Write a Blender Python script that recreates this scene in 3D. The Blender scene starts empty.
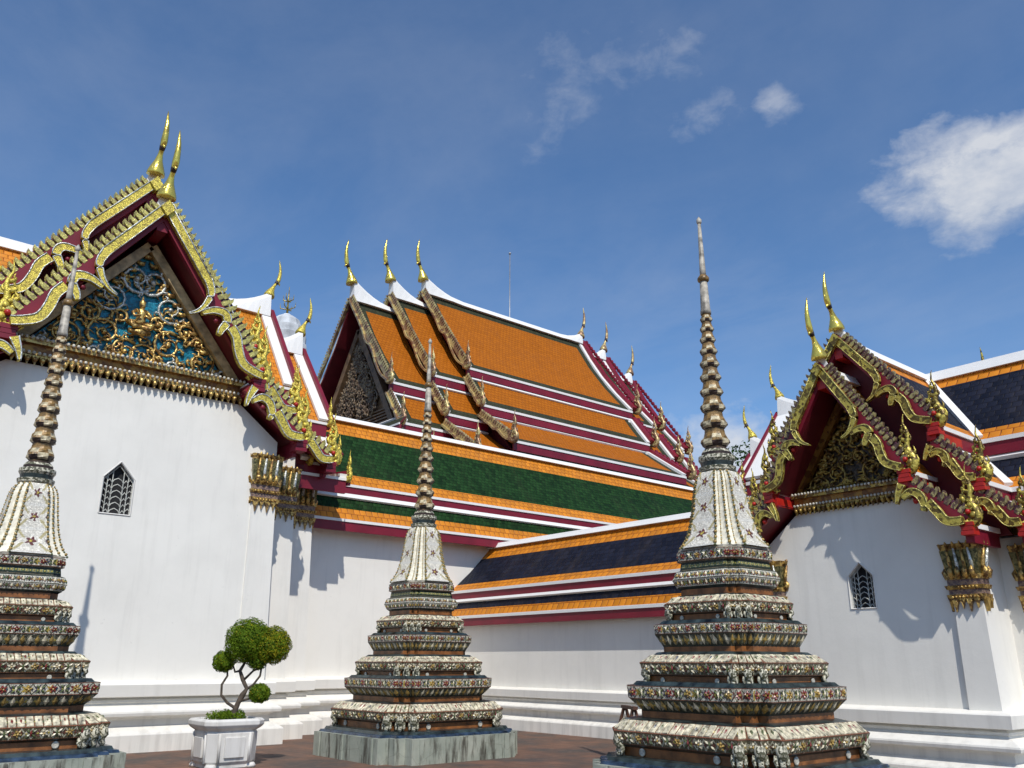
import bpy, bmesh, math, random
from mathutils import Vector, Matrix
random.seed(7)
S = bpy.context.scene
COL = S.collection
R = math.radians
PI = math.pi

# ------------------------------------------------------------------ camera
def make_camera():
    p, r, y = R(18.19), R(0.159), R(40.05)
    f = Vector((math.sin(y)*math.cos(p), math.cos(y)*math.cos(p), math.sin(p)))
    rt = Vector((math.cos(y), -math.sin(y), 0)); up = rt.cross(f)
    rt2 = rt*math.cos(r)+up*math.sin(r); up2 = -rt*math.sin(r)+up*math.cos(r)
    cd = bpy.data.cameras.new('camera'); c = bpy.data.objects.new('camera', cd)
    COL.objects.link(c)
    m = Matrix((rt2, up2, -f)).transposed().to_4x4(); m.translation = Vector((0, 0, 1.6))
    c.matrix_world = m
    cd.sensor_width = 36; cd.lens = 848/1024*36; cd.clip_end = 3000; cd.clip_start = .05
    S.camera = c
make_camera()

# ------------------------------------------------------------------ light
LIGHT = Vector((.300, .575, -.761)).normalized()      # direction the sunlight travels
S.world = bpy.data.worlds.new('World'); S.world.use_nodes = True
SUN_EL = math.asin(-LIGHT.z); tosun = -LIGHT
SUN_ROT = math.atan2(tosun.x, tosun.y)
sd = bpy.data.lights.new('sun', 'SUN'); sd.energy = 4.3; sd.angle = R(.5); sd.color = (1, .955, .88)
so = bpy.data.objects.new('sun', sd); COL.objects.link(so)
so.rotation_euler = LIGHT.to_track_quat('-Z', 'Y').to_euler(); so.location = (-20, -40, 60)
S.view_settings.view_transform = 'Standard'; S.view_settings.look = 'None'
S.view_settings.exposure = -.21; S.view_settings.gamma = 1
S.render.engine = 'CYCLES'

# ------------------------------------------------------------------ node helper
class NB:
    def __init__(s, nt): s.nt = nt; s.N = nt.nodes; s.L = nt.links
    def _in(s, sock, v):
        if v is None: return
        if hasattr(v, 'is_output') or isinstance(v, bpy.types.NodeSocket): s.L.new(v, sock)
        else:
            if isinstance(v, (tuple, list)) and len(v) == 3 and sock.type == 'RGBA': v = (*v, 1)
            sock.default_value = v
    def m(s, op, a, b=None, c=None, clamp=False):
        n = s.N.new('ShaderNodeMath'); n.operation = op; n.use_clamp = clamp
        s._in(n.inputs[0], a); s._in(n.inputs[1], b); s._in(n.inputs[2], c)
        return n.outputs[0]
    def mix(s, f, a, b, mode='MIX'):
        n = s.N.new('ShaderNodeMix'); n.data_type = 'RGBA'; n.blend_type = mode
        s._in(n.inputs[0], f); s._in(n.inputs[6], a); s._in(n.inputs[7], b)
        return n.outputs[2]
    def step(s, v, e, w=.02):      # 0 below e, 1 above
        n = s.N.new('ShaderNodeMapRange'); n.interpolation_type = 'SMOOTHSTEP'
        s._in(n.inputs[0], v); n.inputs[1].default_value = e-w; n.inputs[2].default_value = e+w
        return n.outputs[0]
    def ramp(s, v, a, b, c=0., d=1.):
        n = s.N.new('ShaderNodeMapRange'); s._in(n.inputs[0], v)
        for i, x in enumerate((a, b, c, d)): n.inputs[i+1].default_value = x
        return n.outputs[0]
    def noise(s, vec, scale, detail=4, rough=.55, dist=0):
        n = s.N.new('ShaderNodeTexNoise'); s._in(n.inputs['Vector'], vec)
        n.inputs['Scale'].default_value = scale; n.inputs['Detail'].default_value = detail
        n.inputs['Roughness'].default_value = rough; n.inputs['Distortion'].default_value = dist
        return n.outputs[0]
    def vor(s, vec, scale, feat='F1', out=0):
        n = s.N.new('ShaderNodeTexVoronoi'); n.feature = feat; s._in(n.inputs['Vector'], vec)
        n.inputs['Scale'].default_value = scale
        return n.outputs[out]
    def white(s, vec):
        n = s.N.new('ShaderNodeTexWhiteNoise'); n.noise_dimensions = '3D'; s._in(n.inputs['Vector'], vec)
        return n.outputs['Value']
    def comb(s, x, y, z=0.):
        n = s.N.new('ShaderNodeCombineXYZ'); s._in(n.inputs[0], x); s._in(n.inputs[1], y); s._in(n.inputs[2], z)
        return n.outputs[0]
    def sep(s, v):
        n = s.N.new('ShaderNodeSeparateXYZ'); s._in(n.inputs[0], v); return n.outputs
    def coord(s, k='Object'):
        return s.N.new('ShaderNodeTexCoord').outputs[k]
    def mapping(s, vec, sc):
        n = s.N.new('ShaderNodeMapping'); s._in(n.inputs[0], vec); n.inputs['Scale'].default_value = sc
        return n.outputs[0]
    def bump(s, h, strength=.5, dist=.02):
        n = s.N.new('ShaderNodeBump'); s._in(n.inputs['Height'], h)
        n.inputs['Strength'].default_value = strength; n.inputs['Distance'].default_value = dist
        return n.outputs[0]

# ------------------------------------------------------------------ sky with thin clouds
def make_sky():
    nt = S.world.node_tree; b = NB(nt); bg = nt.nodes['Background']
    sk = nt.nodes.new('ShaderNodeTexSky'); sk.sky_type = 'NISHITA'; sk.sun_disc = False
    sk.sun_elevation = SUN_EL; sk.sun_rotation = SUN_ROT
    sk.air_density = 1.0; sk.dust_density = .3; sk.ozone_density = 3.0; sk.altitude = 0
    g = b.coord('Generated'); x, y, z = b.sep(g)
    d = b.m('MAXIMUM', z, .06)
    u = b.m('DIVIDE', x, d); v = b.m('DIVIDE', y, d)
    p = b.comb(u, v, 0.)
    # faint stretched cirrus veil
    n1 = b.noise(b.mapping(p, (1.1, .55, 1)), 1.2, 9, .62, .4)
    n2 = b.noise(p, .55, 3, .5)
    veil = b.m('MULTIPLY', b.ramp(n1, .40, .80), b.ramp(n2, .34, .66))
    veil = b.m('MULTIPLY', b.m('ADD', veil, b.m('MULTIPLY', b.ramp(b.noise(g, 7., 6, .6), .4, .75), .16)), .30, clamp=True)
    # cumulus patches: masks around chosen sky directions
    det = b.noise(g, 6.5, 10, .58, .3); det2 = b.noise(b.mapping(g, (1, 1, 1.8)), 22., 10, .6, .2)
    tot = veil; lit = b.m('ADD', b.m('MULTIPLY', det2, 0.), .75)
    for (dx, dy, dz), rad, amp, sq, ln, rough, wid in CLOUDS:
        ax = b.m('SUBTRACT', x, dx); ay = b.m('SUBTRACT', y, dy); az0 = b.m('SUBTRACT', z, dz)
        hh = math.hypot(dx, dy); lat = b.m('ADD', b.m('MULTIPLY', ax, dy/hh), b.m('MULTIPLY', ay, -dx/hh))
        lat = b.m('DIVIDE', lat, sq)
        az = b.m('ADD', az0, b.m('MULTIPLY', lat, ln))
        r = b.m('SQRT', b.m('ADD', b.m('MULTIPLY', lat, lat), b.m('MULTIPLY', az, az)))
        e = b.m('SUBTRACT', 1., b.m('DIVIDE', r, rad))
        e = b.m('ADD', e, b.m('MULTIPLY', b.m('SUBTRACT', det, .5), 1.7*rough))
        e = b.m('ADD', e, b.m('MULTIPLY', b.m('SUBTRACT', det2, .5), 1.3*rough))
        c = b.m('MULTIPLY', b.ramp(e, .0, wid), amp, clamp=True)
        sh = b.m('ADD', b.m('DIVIDE', az, rad*1.6), b.m('MULTIPLY', b.m('SUBTRACT', det2, .5), 2.2))
        sh = b.ramp(sh, -.55, .25)
        near = b.step(r, rad*1.8, rad*.3)
        lm = b.N.new('ShaderNodeMix'); lm.data_type = 'FLOAT'; b._in(lm.inputs[0], near); b._in(lm.inputs[2], sh); b._in(lm.inputs[3], lit); lit = lm.outputs[0]
        tot = b.m('MAXIMUM', tot, c)
    hz = b.m('MULTIPLY', b.ramp(z, .0, .22, 1., 0.), .35, clamp=True)
    tot = b.m('MAXIMUM', tot, hz)
    cloudcol = b.mix(lit, (3.9, 4.5, 5.6), (6.2, 6.4, 6.8))
    tint = b.mix(1., sk.outputs[0], (.84, 1.06, 1.24), 'MULTIPLY')
    out = b.mix(tot, tint, cloudcol)
    nt.links.new(out, bg.inputs[0]); bg.inputs[1].default_value = .13
def pixdir(px, py):
    c = S.camera.matrix_world.to_3x3()
    return (c @ Vector((px-512, -(py-384), -848))).normalized()
CLOUDS = [(pixdir(1006, 180), .062, .9, 1.75, .22, .75, .60), (pixdir(778, 103), .020, .42, 1.6, .3, 1.5, .9), (pixdir(704, 120), .026, .36, 2.0, 0, 2.0, 1.2),
          (pixdir(585, 98), .055, .30, 1.3, 0, 2.4, 1.6), (pixdir(660, 62), .022, .30, 2.4, 0, 2.0, 1.2),
          (pixdir(738, 452), .060, .85, 1.5, 0, 1.0, .8)]
make_sky()

# ------------------------------------------------------------------ materials
MATS = {}
def newmat(name):
    m = bpy.data.materials.new(name); m.use_nodes = True
    b = NB(m.node_tree); p = m.node_tree.nodes['Principled BSDF']; MATS[name] = m
    return m, b, p
def plain(name, col, rough=.6, metal=0., var=.12, scale=3., bumps=.15, bscale=40., spec=.5):
    m, b, p = newmat(name); c = b.coord()
    n = b.noise(c, scale, 5)
    dark = tuple(x*(1-var*2) for x in col); lite = tuple(min(1, x*(1+var)) for x in col)
    b._in(p.inputs['Base Color'], b.mix(b.ramp(n, .3, .7), dark, lite))
    p.inputs['Roughness'].default_value = rough; p.inputs['Metallic'].default_value = metal
    p.inputs['Specular IOR Level'].default_value = spec
    if bumps: b._in(p.inputs['Normal'], b.bump(b.noise(c, bscale, 3), bumps, .01))
    return m
def plaster(name, col=(.80, .795, .77), stain=.35):
    m, b, p = newmat(name); g = b.N.new('ShaderNodeNewGeometry'); c = g.outputs['Position']
    n = b.noise(c, .9, 6, .6); streak = b.noise(b.mapping(c, (6, 6, .5)), 1., 5, .6)
    z = b.sep(c)[2]
    low = b.ramp(z, 0., 1.1, .55, 0.)
    f = b.m('MULTIPLY', b.ramp(n, .42, .72), stain*.25)
    f = b.m('ADD', f, b.m('MULTIPLY', b.ramp(streak, .52, .72), stain*.22))
    f = b.m('ADD', f, b.m('MULTIPLY', low, b.m('MULTIPLY', b.ramp(streak, .45, .62), stain*.8)), clamp=True)
    speck = b.step(b.noise(c, 5., 3, .7), .71, .015)
    f = b.m('MAXIMUM', f, b.m('MULTIPLY', speck, stain*.3))
    b._in(p.inputs['Base Color'], b.mix(f, col, (.42, .40, .36)))
    p.inputs['Roughness'].default_value = .75
    h = b.m('ADD', b.m('MULTIPLY', b.noise(c, 1.6, 3), 1.), b.m('MULTIPLY', b.noise(c, 30, 4), .15))
    b._in(p.inputs['Normal'], b.bump(h, .35, .02))
    return m
plaster('plaster', (.815, .79, .725), .62); plaster('trim_white', (.82, .81, .78), .3)
plaster('stone_white', (.72, .70, .66), 1.)

def tiles(name, col, su=.17, sv=.17, rough=.38, var=.16, bumps=.9, weather=.10, spec=.3):
    m, b, p = newmat(name); u, v, _ = b.sep(b.coord('UV'))
    row = b.m('FLOOR', b.m('DIVIDE', v, sv))
    off = b.m('MULTIPLY', b.m('MODULO', row, 2.), .5)
    uu = b.m('ADD', b.m('DIVIDE', u, su), off)
    cu = b.m('FRACT', uu); cell = b.m('FLOOR', uu)
    fv = b.m('FRACT', b.m('DIVIDE', v, sv))
    rnd = b.white(b.comb(cell, row, 3.))
    # curved lower edge of each tile
    cc = b.m('SUBTRACT', cu, .5)
    h = b.m('SUBTRACT', fv, b.m('MULTIPLY', b.m('MULTIPLY', cc, cc), 1.3))
    lip = b.m('MULTIPLY', h, .8)
    gap = b.m('SUBTRACT', 1., b.step(b.m('ABSOLUTE', cc), .455, .035))
    hh = b.m('MULTIPLY', lip, gap)
    big = b.noise(b.comb(u, v, 0.), .6, 5, .6)
    f = b.m('ADD', b.m('MULTIPLY', rnd, .6), b.m('MULTIPLY', big, .4))
    dk = tuple(x*(1-var*2.0) for x in col); lt = tuple(min(1, x*(1+var)+.004) for x in col)
    c = b.mix(f, dk, lt)
    joint = b.m('MAXIMUM', b.m('SUBTRACT', 1., gap), b.m('SUBTRACT', 1., b.step(fv, .1, .07)))
    c = b.mix(b.m('MULTIPLY', joint, .85), c, (col[0]*.38, col[1]*.22, col[2]*.2)); p.inputs['Specular IOR Level'].default_value = spec
    dirt = b.m('MULTIPLY', b.ramp(b.noise(b.comb(b.m('MULTIPLY', u, 1.2), b.m('MULTIPLY', v, .35), 0.), 1.5, 6, .65), .5, .8), weather*2.5, clamp=True)
    c = b.mix(dirt, c, (.12, .09, .06))
    b._in(p.inputs['Base Color'], c); p.inputs['Roughness'].default_value = rough
    b._in(p.inputs['Roughness'], b.m('ADD', rough, b.m('MULTIPLY', rnd, .18)))
    b._in(p.inputs['Normal'], b.bump(hh, bumps, .03))
    return m
tiles('tile_orange', (.68, .235, .012), .19, .19, rough=.42, bumps=1.); tiles('tile_navy', (.010, .013, .028), rough=.5, var=.3, spec=.16)
tiles('tile_green', (.012, .048, .010), .14, .14, rough=.5, var=.35, spec=.10, weather=.04)
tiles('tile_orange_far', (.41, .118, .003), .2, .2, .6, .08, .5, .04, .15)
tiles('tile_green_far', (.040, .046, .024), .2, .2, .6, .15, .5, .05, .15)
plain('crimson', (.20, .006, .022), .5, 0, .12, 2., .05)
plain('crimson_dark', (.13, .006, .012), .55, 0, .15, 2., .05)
plain('red_bright', (.46, .016, .010), .4, 0, .15, 6., .1)
plain('wood_tan', (.60, .44, .22), .5, 0, .3, 5., .2)
plain('brown_panel', (.20, .115, .055), .6, 0, .3, 3., .2)
plain('black_void', (.012, .012, .014), .8, 0, .1, 3., 0)
plain('lattice_grey', (.58, .58, .53), .6, 0, .2, 8., .1)
plain('metal_grey', (.35, .36, .38), .4, .6, .1, 3., 0)
plain('bark', (.10, .075, .055), .9, 0, .3, 14., .5, 30)
plain('wood_dark', (.10, .04, .022), .6, 0, .3, 5., .2)
plain('far_white', (.60, .62, .64), .8, 0, .25, .8, .3, 3.)
plain('soil', (.05, .035, .025), .95, 0, .3, 10., .3)

def gold(name, col, dark, scale, rough=.32, metal=.55, thr=.38):
    m, b, p = newmat(name); c = b.coord()
    v = b.vor(c, scale, 'F1', 1); rr = b.sep(v)[0]
    n = b.noise(c, scale*.35, 4)
    f = b.m('MULTIPLY', b.step(rr, thr, .1), b.ramp(n, .3, .5), clamp=True)
    b._in(p.inputs['Base Color'], b.mix(f, dark, col))
    p.inputs['Metallic'].default_value = metal; p.inputs['Roughness'].default_value = rough
    h = b.m('ADD', b.m('MULTIPLY', rr, .5), b.noise(c, scale*1.4, 3))
    b._in(p.inputs['Normal'], b.bump(h, .55, .02))
    return m
gold('gold_glass', (.74, .60, .09), (.36, .27, .05), 40, thr=.24, metal=.35)
gold('gold_leaf', (.66, .46, .15), (.24, .13, .045), 20, .33, .6)
gold('gold_plain', (.80, .62, .12), (.55, .40, .08), 8, .25, .7, .15)
gold('gold_far', (.58, .46, .20), (.30, .18, .10), 5, .4, .4, .42)
gold('gold_brown', (.34, .16, .03), (.16, .06, .015), 12, .35, .5)
gold('gold_old', (.58, .46, .085), (.14, .09, .02), 20, .35, .4, .42)
gold('silver_glass', (.72, .74, .70), (.35, .36, .32), 30, .3, .4)
gold('fin_glass', (.62, .55, .16), (.36, .30, .10), 22, metal=.35)
gold('capital_gold', (.62, .41, .12), (.18, .10, .035), 24, .35, .5, .42)
gold('capital_green', (.24, .21, .09), (.08, .08, .035), 30)
gold('capital_violet', (.30, .20, .14), (.14, .09, .09), 34, .5, .2)
gold('carving_dark', (.24, .17, .10), (.10, .06, .035), 6, .5, .2)
gold('teal_glass', (.010, .23, .34), (.004, .10, .16), 22, .35, .1, .3)
gold('teal_dark', (.09, .055, .025), (.03, .02, .012), 22, .35, .1, .3)
gold('gold_brown_leaf', (.50, .34, .08), (.16, .09, .03), 18, .35, .45, .4)
gold('fin_dark', (.46, .38, .16), (.14, .08, .06), 22, .35, .4, .5)
plain('crest_purple', (.10, .035, .06), .5, 0, .3, 8., .1)

def floral(name, bg, petals, leaf, n=4, size=.30, edge=(.13, .05, .03), dirt=.45, sx=1., bars=False, leafy=True, wrap=False, gr=.45):
    """Porcelain mosaic; UV = (u in band heights, v 0..1)."""
    m, b, p = newmat(name); u, v, _ = b.sep(b.coord('UV')); obj = b.coord()
    if wrap: v = b.m('FRACT', v)
    uu = b.m('DIVIDE', u, sx); cell = b.m('FLOOR', uu)
    x = b.m('MULTIPLY', b.m('SUBTRACT', b.m('FRACT', uu), .5), sx); y = b.m('SUBTRACT', v, .5)
    jit = b.m('MULTIPLY', b.m('SUBTRACT', b.noise(obj, 28, 2), .5), .16)
    x = b.m('ADD', x, jit); y = b.m('ADD', y, jit)
    ang = b.m('ARCTAN2', y, x); r = b.m('SQRT', b.m('ADD', b.m('MULTIPLY', x, x), b.m('MULTIPLY', y, y)))
    rnd = b.white(b.comb(cell, 1., 2.)); alt = b.m('MODULO', b.m('ABSOLUTE', cell), 2.)
    pr = b.m('ADD', size*.82, b.m('MULTIPLY', b.m('COSINE', b.m('MULTIPLY', ang, float(n))), size*.30))
    petal = b.m('SUBTRACT', 1., b.step(b.m('SUBTRACT', r, pr), 0., .02))
    ctr = b.m('SUBTRACT', 1., b.step(r, size*.30, .02))
    col = bg
    # shard variation
    sh = b.sep(b.vor(obj, 38, 'F1', 1))[0]
    col = b.mix(b.ramp(sh, .2, .9), tuple(c*.72 for c in bg), bg)
    if leafy:
        d1 = b.m('ABSOLUTE', b.m('SUBTRACT', b.m('ABSOLUTE', x), b.m('ADD', b.m('MULTIPLY', b.m('ABSOLUTE', y), .7), .17*sx)))
        lf = b.m('SUBTRACT', 1., b.step(d1, .055, .015))
        lf = b.m('MULTIPLY', lf, b.step(b.m('ABSOLUTE', y), .10, .02))
        lf = b.m('MULTIPLY', lf, b.m('SUBTRACT', 1., petal))
        col = b.mix(lf, col, leaf)
        s2 = b.m('SUBTRACT', 1., b.step(b.m('ADD', b.m('ABSOLUTE', b.m('SUBTRACT', b.m('ABSOLUTE', x), .5*sx)), b.m('MULTIPLY', b.m('ABSOLUTE', y), .5)), .09, .02))
        col = b.mix(s2, col, petals[2])
    pc = b.mix(b.step(rnd, .5, .01), petals[0], petals[1])
    pc = b.mix(b.m('MULTIPLY', alt, .85), pc, petals[2])
    col = b.mix(petal, col, pc); col = b.mix(ctr, col, (.62, .50, .10))
    if bars:
        ex = b.step(b.m('ABSOLUTE', x), .43*sx, .02); col = b.mix(ex, col, (.20, .045, .03))
    ey = b.step(b.m('ABSOLUTE', b.m('SUBTRACT', v, .5)), .44, .02); col = b.mix(ey, col, edge)
    g = b.vor(obj, 38, 'DISTANCE_TO_EDGE'); grout = b.m('SUBTRACT', 1., b.step(g, .05, .03))
    col = b.mix(b.m('MULTIPLY', grout, gr), col, (.06, .05, .035))
    dn = b.ramp(b.noise(obj, 5., 6, .7), .42, .74)
    col = b.mix(b.m('MULTIPLY', dn, dirt), col, (.045, .035, .022))
    b._in(p.inputs['Base Color'], col); p.inputs['Roughness'].default_value = .32
    h = b.m('ADD', b.m('MULTIPLY', petal, .5), b.m('MULTIPLY', ctr, .4))
    h = b.m('ADD', h, b.m('MULTIPLY', sh, .35)); h = b.m('SUBTRACT', h, b.m('MULTIPLY', grout, .4))
    b._in(p.inputs['Normal'], b.bump(h, .8, .02))
    return m
CREAM = (.70, .66, .52); MAR = (.20, .035, .03); GRN = (.035, .11, .05); YEL = (.52, .36, .06)
DK = (.045, .055, .035)
floral('mosaic_face', (.15, .13, .07), ((.70, .66, .50), (.62, .58, .42), MAR), (.66, .62, .46), 5, .30, dirt=.35, edge=(.16, .06, .03), sx=.8)
floral('mosaic_band', (.76, .72, .58), (MAR, YEL, (.05, .07, .11)), DK, 5, .34, dirt=.35, sx=.95, edge=(.20, .07, .04))
floral('mosaic_slope', (.26, .13, .07), (MAR, GRN, DK), (.10, .20, .09), 4, .20, dirt=.18, sx=.55, bars=True, leafy=False, edge=(.3, .1, .05))
floral('mosaic_white', (.84, .81, .70), (YEL, GRN, MAR), DK, 4, .30, dirt=.22, sx=.62, edge=(.10, .10, .05))
floral('mosaic_under', (.055, .065, .04), ((.44, .42, .31), (.36, .35, .25), (.16, .17, .09)), (.14, .15, .06), 3, .34, edge=(.03, .04, .03), dirt=.4, sx=.55, leafy=False)
floral('mosaic_green', (.02, .035, .02), ((.40, .38, .20), (.40, .38, .20), (.06, .13, .08)), (.2, .2, .08), 2, .34, edge=(.25, .2, .12), dirt=.3, sx=.42, leafy=False)
floral('bell_panel', (.98, .93, .80), (MAR, (.16, .05, .05), (.10, .06, .08)), (.55, .48, .26), 5, .17, edge=(.82, .79, .70), dirt=.12, sx=1., wrap=True, gr=.10)
plain('terracotta', (.27, .10, .028), .5, 0, .35, 6., .3, 20)
plain('glaze_dark', (.03, .045, .045), .3, 0, .5, 7., .3, 16)
plain('glaze_blue', (.030, .055, .10), .28, 0, .5, 7., .3, 16)
plain('bud_gold', (.27, .16, .05), .38, .1, .4, 14., .4, 60)
plain('bud_pearl', (.54, .46, .29), .35, 0, .4, 14., .4, 60)
plain('bud_dark', (.055, .035, .03), .45, 0, .4, 14., .4, 60)
plain('spire_white', (.42, .38, .31), .5, 0, .38, 9., .2)
plain('porcelain', (.66, .62, .52), .35, 0, .35, 16., .3, 50)

def stone_plinth():
    m, b, p = newmat('plinth_stone'); c = b.coord()
    n = b.noise(c, 2.2, 8, .65); st = b.noise(b.mapping(c, (5, 5, .8)), 1.4, 6, .65)
    col = b.mix(b.ramp(n, .3, .7), (.24, .27, .22), (.40, .41, .34))
    col = b.mix(b.m('MULTIPLY', b.ramp(st, .50, .64), .95), col, (.06, .055, .04))
    cr = b.vor(b.mapping(c, (1, 1, .7)), 2.2, 'DISTANCE_TO_EDGE')
    col = b.mix(b.m('MULTIPLY', b.m('SUBTRACT', 1., b.step(cr, .008, .006)), .25), col, (.10, .09, .07))
    b._in(p.inputs['Base Color'], col); p.inputs['Roughness'].default_value = .7
    b._in(p.inputs['Normal'], b.bump(b.m('ADD', n, st), .4, .03))
stone_plinth()
def paving():
    m, b, p = newmat('paving'); g = b.N.new('ShaderNodeNewGeometry'); c = g.outputs['Position']
    br = b.N.new('ShaderNodeTexBrick'); b._in(br.inputs['Vector'], c); br.inputs['Scale'].default_value = 1.
    br.inputs['Brick Width'].default_value = .4; br.inputs['Row Height'].default_value = .4; br.offset = .0
    br.inputs['Mortar Size'].default_value = .008
    br.inputs['Color1'].default_value = (.19, .095, .058, 1); br.inputs['Color2'].default_value = (.13, .07, .045, 1)
    br.inputs['Mortar'].default_value = (.06, .045, .035, 1)
    n = b.noise(c, .9, 8, .65); n2 = b.noise(c, 6, 6, .6)
    col = b.mix(b.ramp(n, .44, .60), br.outputs[0], (.075, .058, .048))
    col = b.mix(b.m('MULTIPLY', b.ramp(n2, .5, .7), .35), col, (.22, .15, .105))
    b._in(p.inputs['Base Color'], col); p.inputs['Roughness'].default_value = .85
    b._in(p.inputs['Normal'], b.bump(b.m('ADD', br.outputs[1], n2), .3, .01))
paving()
def leafmat(name, a, bcol):
    m, b, p = newmat(name); c = b.coord()
    g = b.N.new('ShaderNodeObjectInfo'); r = b.noise(c, 9., 3)
    w = b.sep(b.vor(c, 45, 'F1', 1))[0]
    f = b.m('ADD', b.m('MULTIPLY', b.ramp(r, .3, .7), .6), b.m('MULTIPLY', w, .4))
    b._in(p.inputs['Base Color'], b.mix(f, a, bcol)); p.inputs['Roughness'].default_value = .6; p.inputs['Specular IOR Level'].default_value = .15
    tr = b.N.new('ShaderNodeBsdfTranslucent'); b._in(tr.inputs[0], b.mix(f, tuple(x*1.3 for x in a), tuple(x*1.3 for x in bcol)))
    mx = b.N.new('ShaderNodeMixShader'); mx.inputs[0].default_value = .3
    out = [n for n in b.N if n.type == 'OUTPUT_MATERIAL'][0]
    b.L.new(p.outputs[0], mx.inputs[1]); b.L.new(tr.outputs[0], mx.inputs[2]); b.L.new(mx.outputs[0], out.inputs[0])
leafmat('leaf', (.040, .105, .006), (.19, .27, .012)); leafmat('leaf_yellow', (.13, .15, .008), (.44, .36, .015))
plain('leaf_core', (.03, .065, .006), .9, 0, .4, 30., .5, 40, .1)
leafmat('leaf_far', (.02, .055, .015), (.06, .11, .03))

# ------------------------------------------------------------------ objects
def tag(o, label=None, cat=None, group=None, kind=None):
    if label: o['label'] = label
    if cat: o['category'] = cat
    if group: o['group'] = group
    if kind: o['kind'] = kind
    return o
def empty(name, loc=(0, 0, 0), rz=0.):
    o = bpy.data.objects.new(name, None); COL.objects.link(o); o.location = loc; o.rotation_euler = (0, 0, rz)
    o.empty_display_size = .3
    return o
class MB:
    """collects polygons, builds one mesh object"""
    def __init__(s): s.v = []; s.f = []; s.m = []; s.uv = []; s.mats = []; s.sm = []
    def mi(s, m):
        if m not in s.mats: s.mats.append(m)
        return s.mats.index(m)
    def face(s, pts, m, uv=None, smooth=False):
        n = len(s.v); s.v += [tuple(p) for p in pts]; s.f.append(list(range(n, n+len(pts))))
        s.m.append(s.mi(m)); s.uv.append(uv); s.sm.append(smooth)
    def box(s, a, b, m):
        x0, y0, z0 = a; x1, y1, z1 = b
        s.hexa([(x0, y0, z0), (x1, y0, z0), (x1, y1, z0), (x0, y1, z0), (x0, y0, z1), (x1, y0, z1), (x1, y1, z1), (x0, y1, z1)], m)
    def hexa(s, p, m, ms=None):
        q = [(3, 2, 1, 0), (4, 5, 6, 7), (0, 1, 5, 4), (1, 2, 6, 5), (2, 3, 7, 6), (3, 0, 4, 7)]
        for i, f in enumerate(q): s.face([p[k] for k in f], ms[i] if ms else m)
    def beam(s, a, b, w, h, m, up=Vector((0, 0, 1))):
        a = Vector(a); b = Vector(b); d = (b-a).normalized(); sd_ = d.cross(up).normalized(); u = sd_.cross(d)
        P = []
        for k in (a, b): pass
        P = [a-sd_*w/2-u*h/2, b-sd_*w/2-u*h/2, b+sd_*w/2-u*h/2, a+sd_*w/2-u*h/2,
             a-sd_*w/2+u*h/2, b-sd_*w/2+u*h/2, b+sd_*w/2+u*h/2, a+sd_*w/2+u*h/2]
        s.hexa(P, m)
    def prism(s, pts, off, m, side=None, back=None):
        """planar polygon pts (3d), extruded by off"""
        off = Vector(off); pts = [Vector(p) for p in pts]; q = [p+off for p in pts]
        s.face(pts[::-1], m); s.face(q, back or m)
        n = len(pts)
        for i in range(n):
            j = (i+1) % n; s.face([pts[i], pts[j], q[j], q[i]], side or m)
    def loft(s, rings, mats, closed=True, caps=True, smooth=False, uvs=None):
        """rings: list of lists of points; mats: name or list per segment"""
        for i in range(len(rings)-1):
            A, B = rings[i], rings[i+1]; n = len(A); m = mats if isinstance(mats, str) else mats[i]
            for j in range(n if closed else n-1):
                k = (j+1) % n
                uv = None
                if uvs: uv = uvs(i, j)
                s.face([A[j], A[k], B[k], B[j]], m, uv, smooth)
        if caps:
            m0 = mats if isinstance(mats, str) else mats[0]; m1 = mats if isinstance(mats, str) else mats[-1]
            s.face(rings[0][::-1], m0); s.face(rings[-1], m1)
    def tube(s, path, rad, m, seg=8, smooth=True, up=None):
        path = [Vector(p) for p in path]; n = len(path)
        if not isinstance(rad, (list, tuple)): rad = [rad]*n
        rings = []; prev = None
        for i, p in enumerate(path):
            d = (path[min(i+1, n-1)]-path[max(i-1, 0)]).normalized()
            if prev is None:
                ref = up or (Vector((0, 0, 1)) if abs(d.z) < .9 else Vector((1, 0, 0)))
                a = d.cross(ref).normalized()
            else:
                a = (prev-d*prev.dot(d)).normalized()
            prev = a; b_ = d.cross(a)
            rings.append([p+(a*math.cos(2*PI*k/seg)+b_*math.sin(2*PI*k/seg))*rad[i] for k in range(seg)])
        s.loft(rings, m, smooth=smooth)
    def lathe(s, prof, m, c=(0, 0), seg=24, smooth=True, mod=None):
        rings = []
        for i, (r, z) in enumerate(prof):
            rings.append([(c[0]+(r*(mod(i, k) if mod else 1))*math.cos(2*PI*k/seg), c[1]+(r*(mod(i, k) if mod else 1))*math.sin(2*PI*k/seg), z) for k in range(seg)])
        s.loft(rings, m, smooth=smooth)
    def blob(s, c, r, m, seg=6, sc=(1, 1, 1)):
        c = Vector(c); rings = []
        for i in range(1, 4):
            t = PI*i/4-PI/2
            rings.append([c+Vector((math.cos(t)*math.cos(2*PI*k/seg)*r*sc[0], math.cos(t)*math.sin(2*PI*k/seg)*r*sc[1], math.sin(t)*r*sc[2])) for k in range(seg)])
        rings = [[c-Vector((0, 0, r*sc[2]))]*seg]+rings+[[c+Vector((0, 0, r*sc[2]))]*seg]
        s.loft(rings, m, caps=False, smooth=True)
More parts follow.
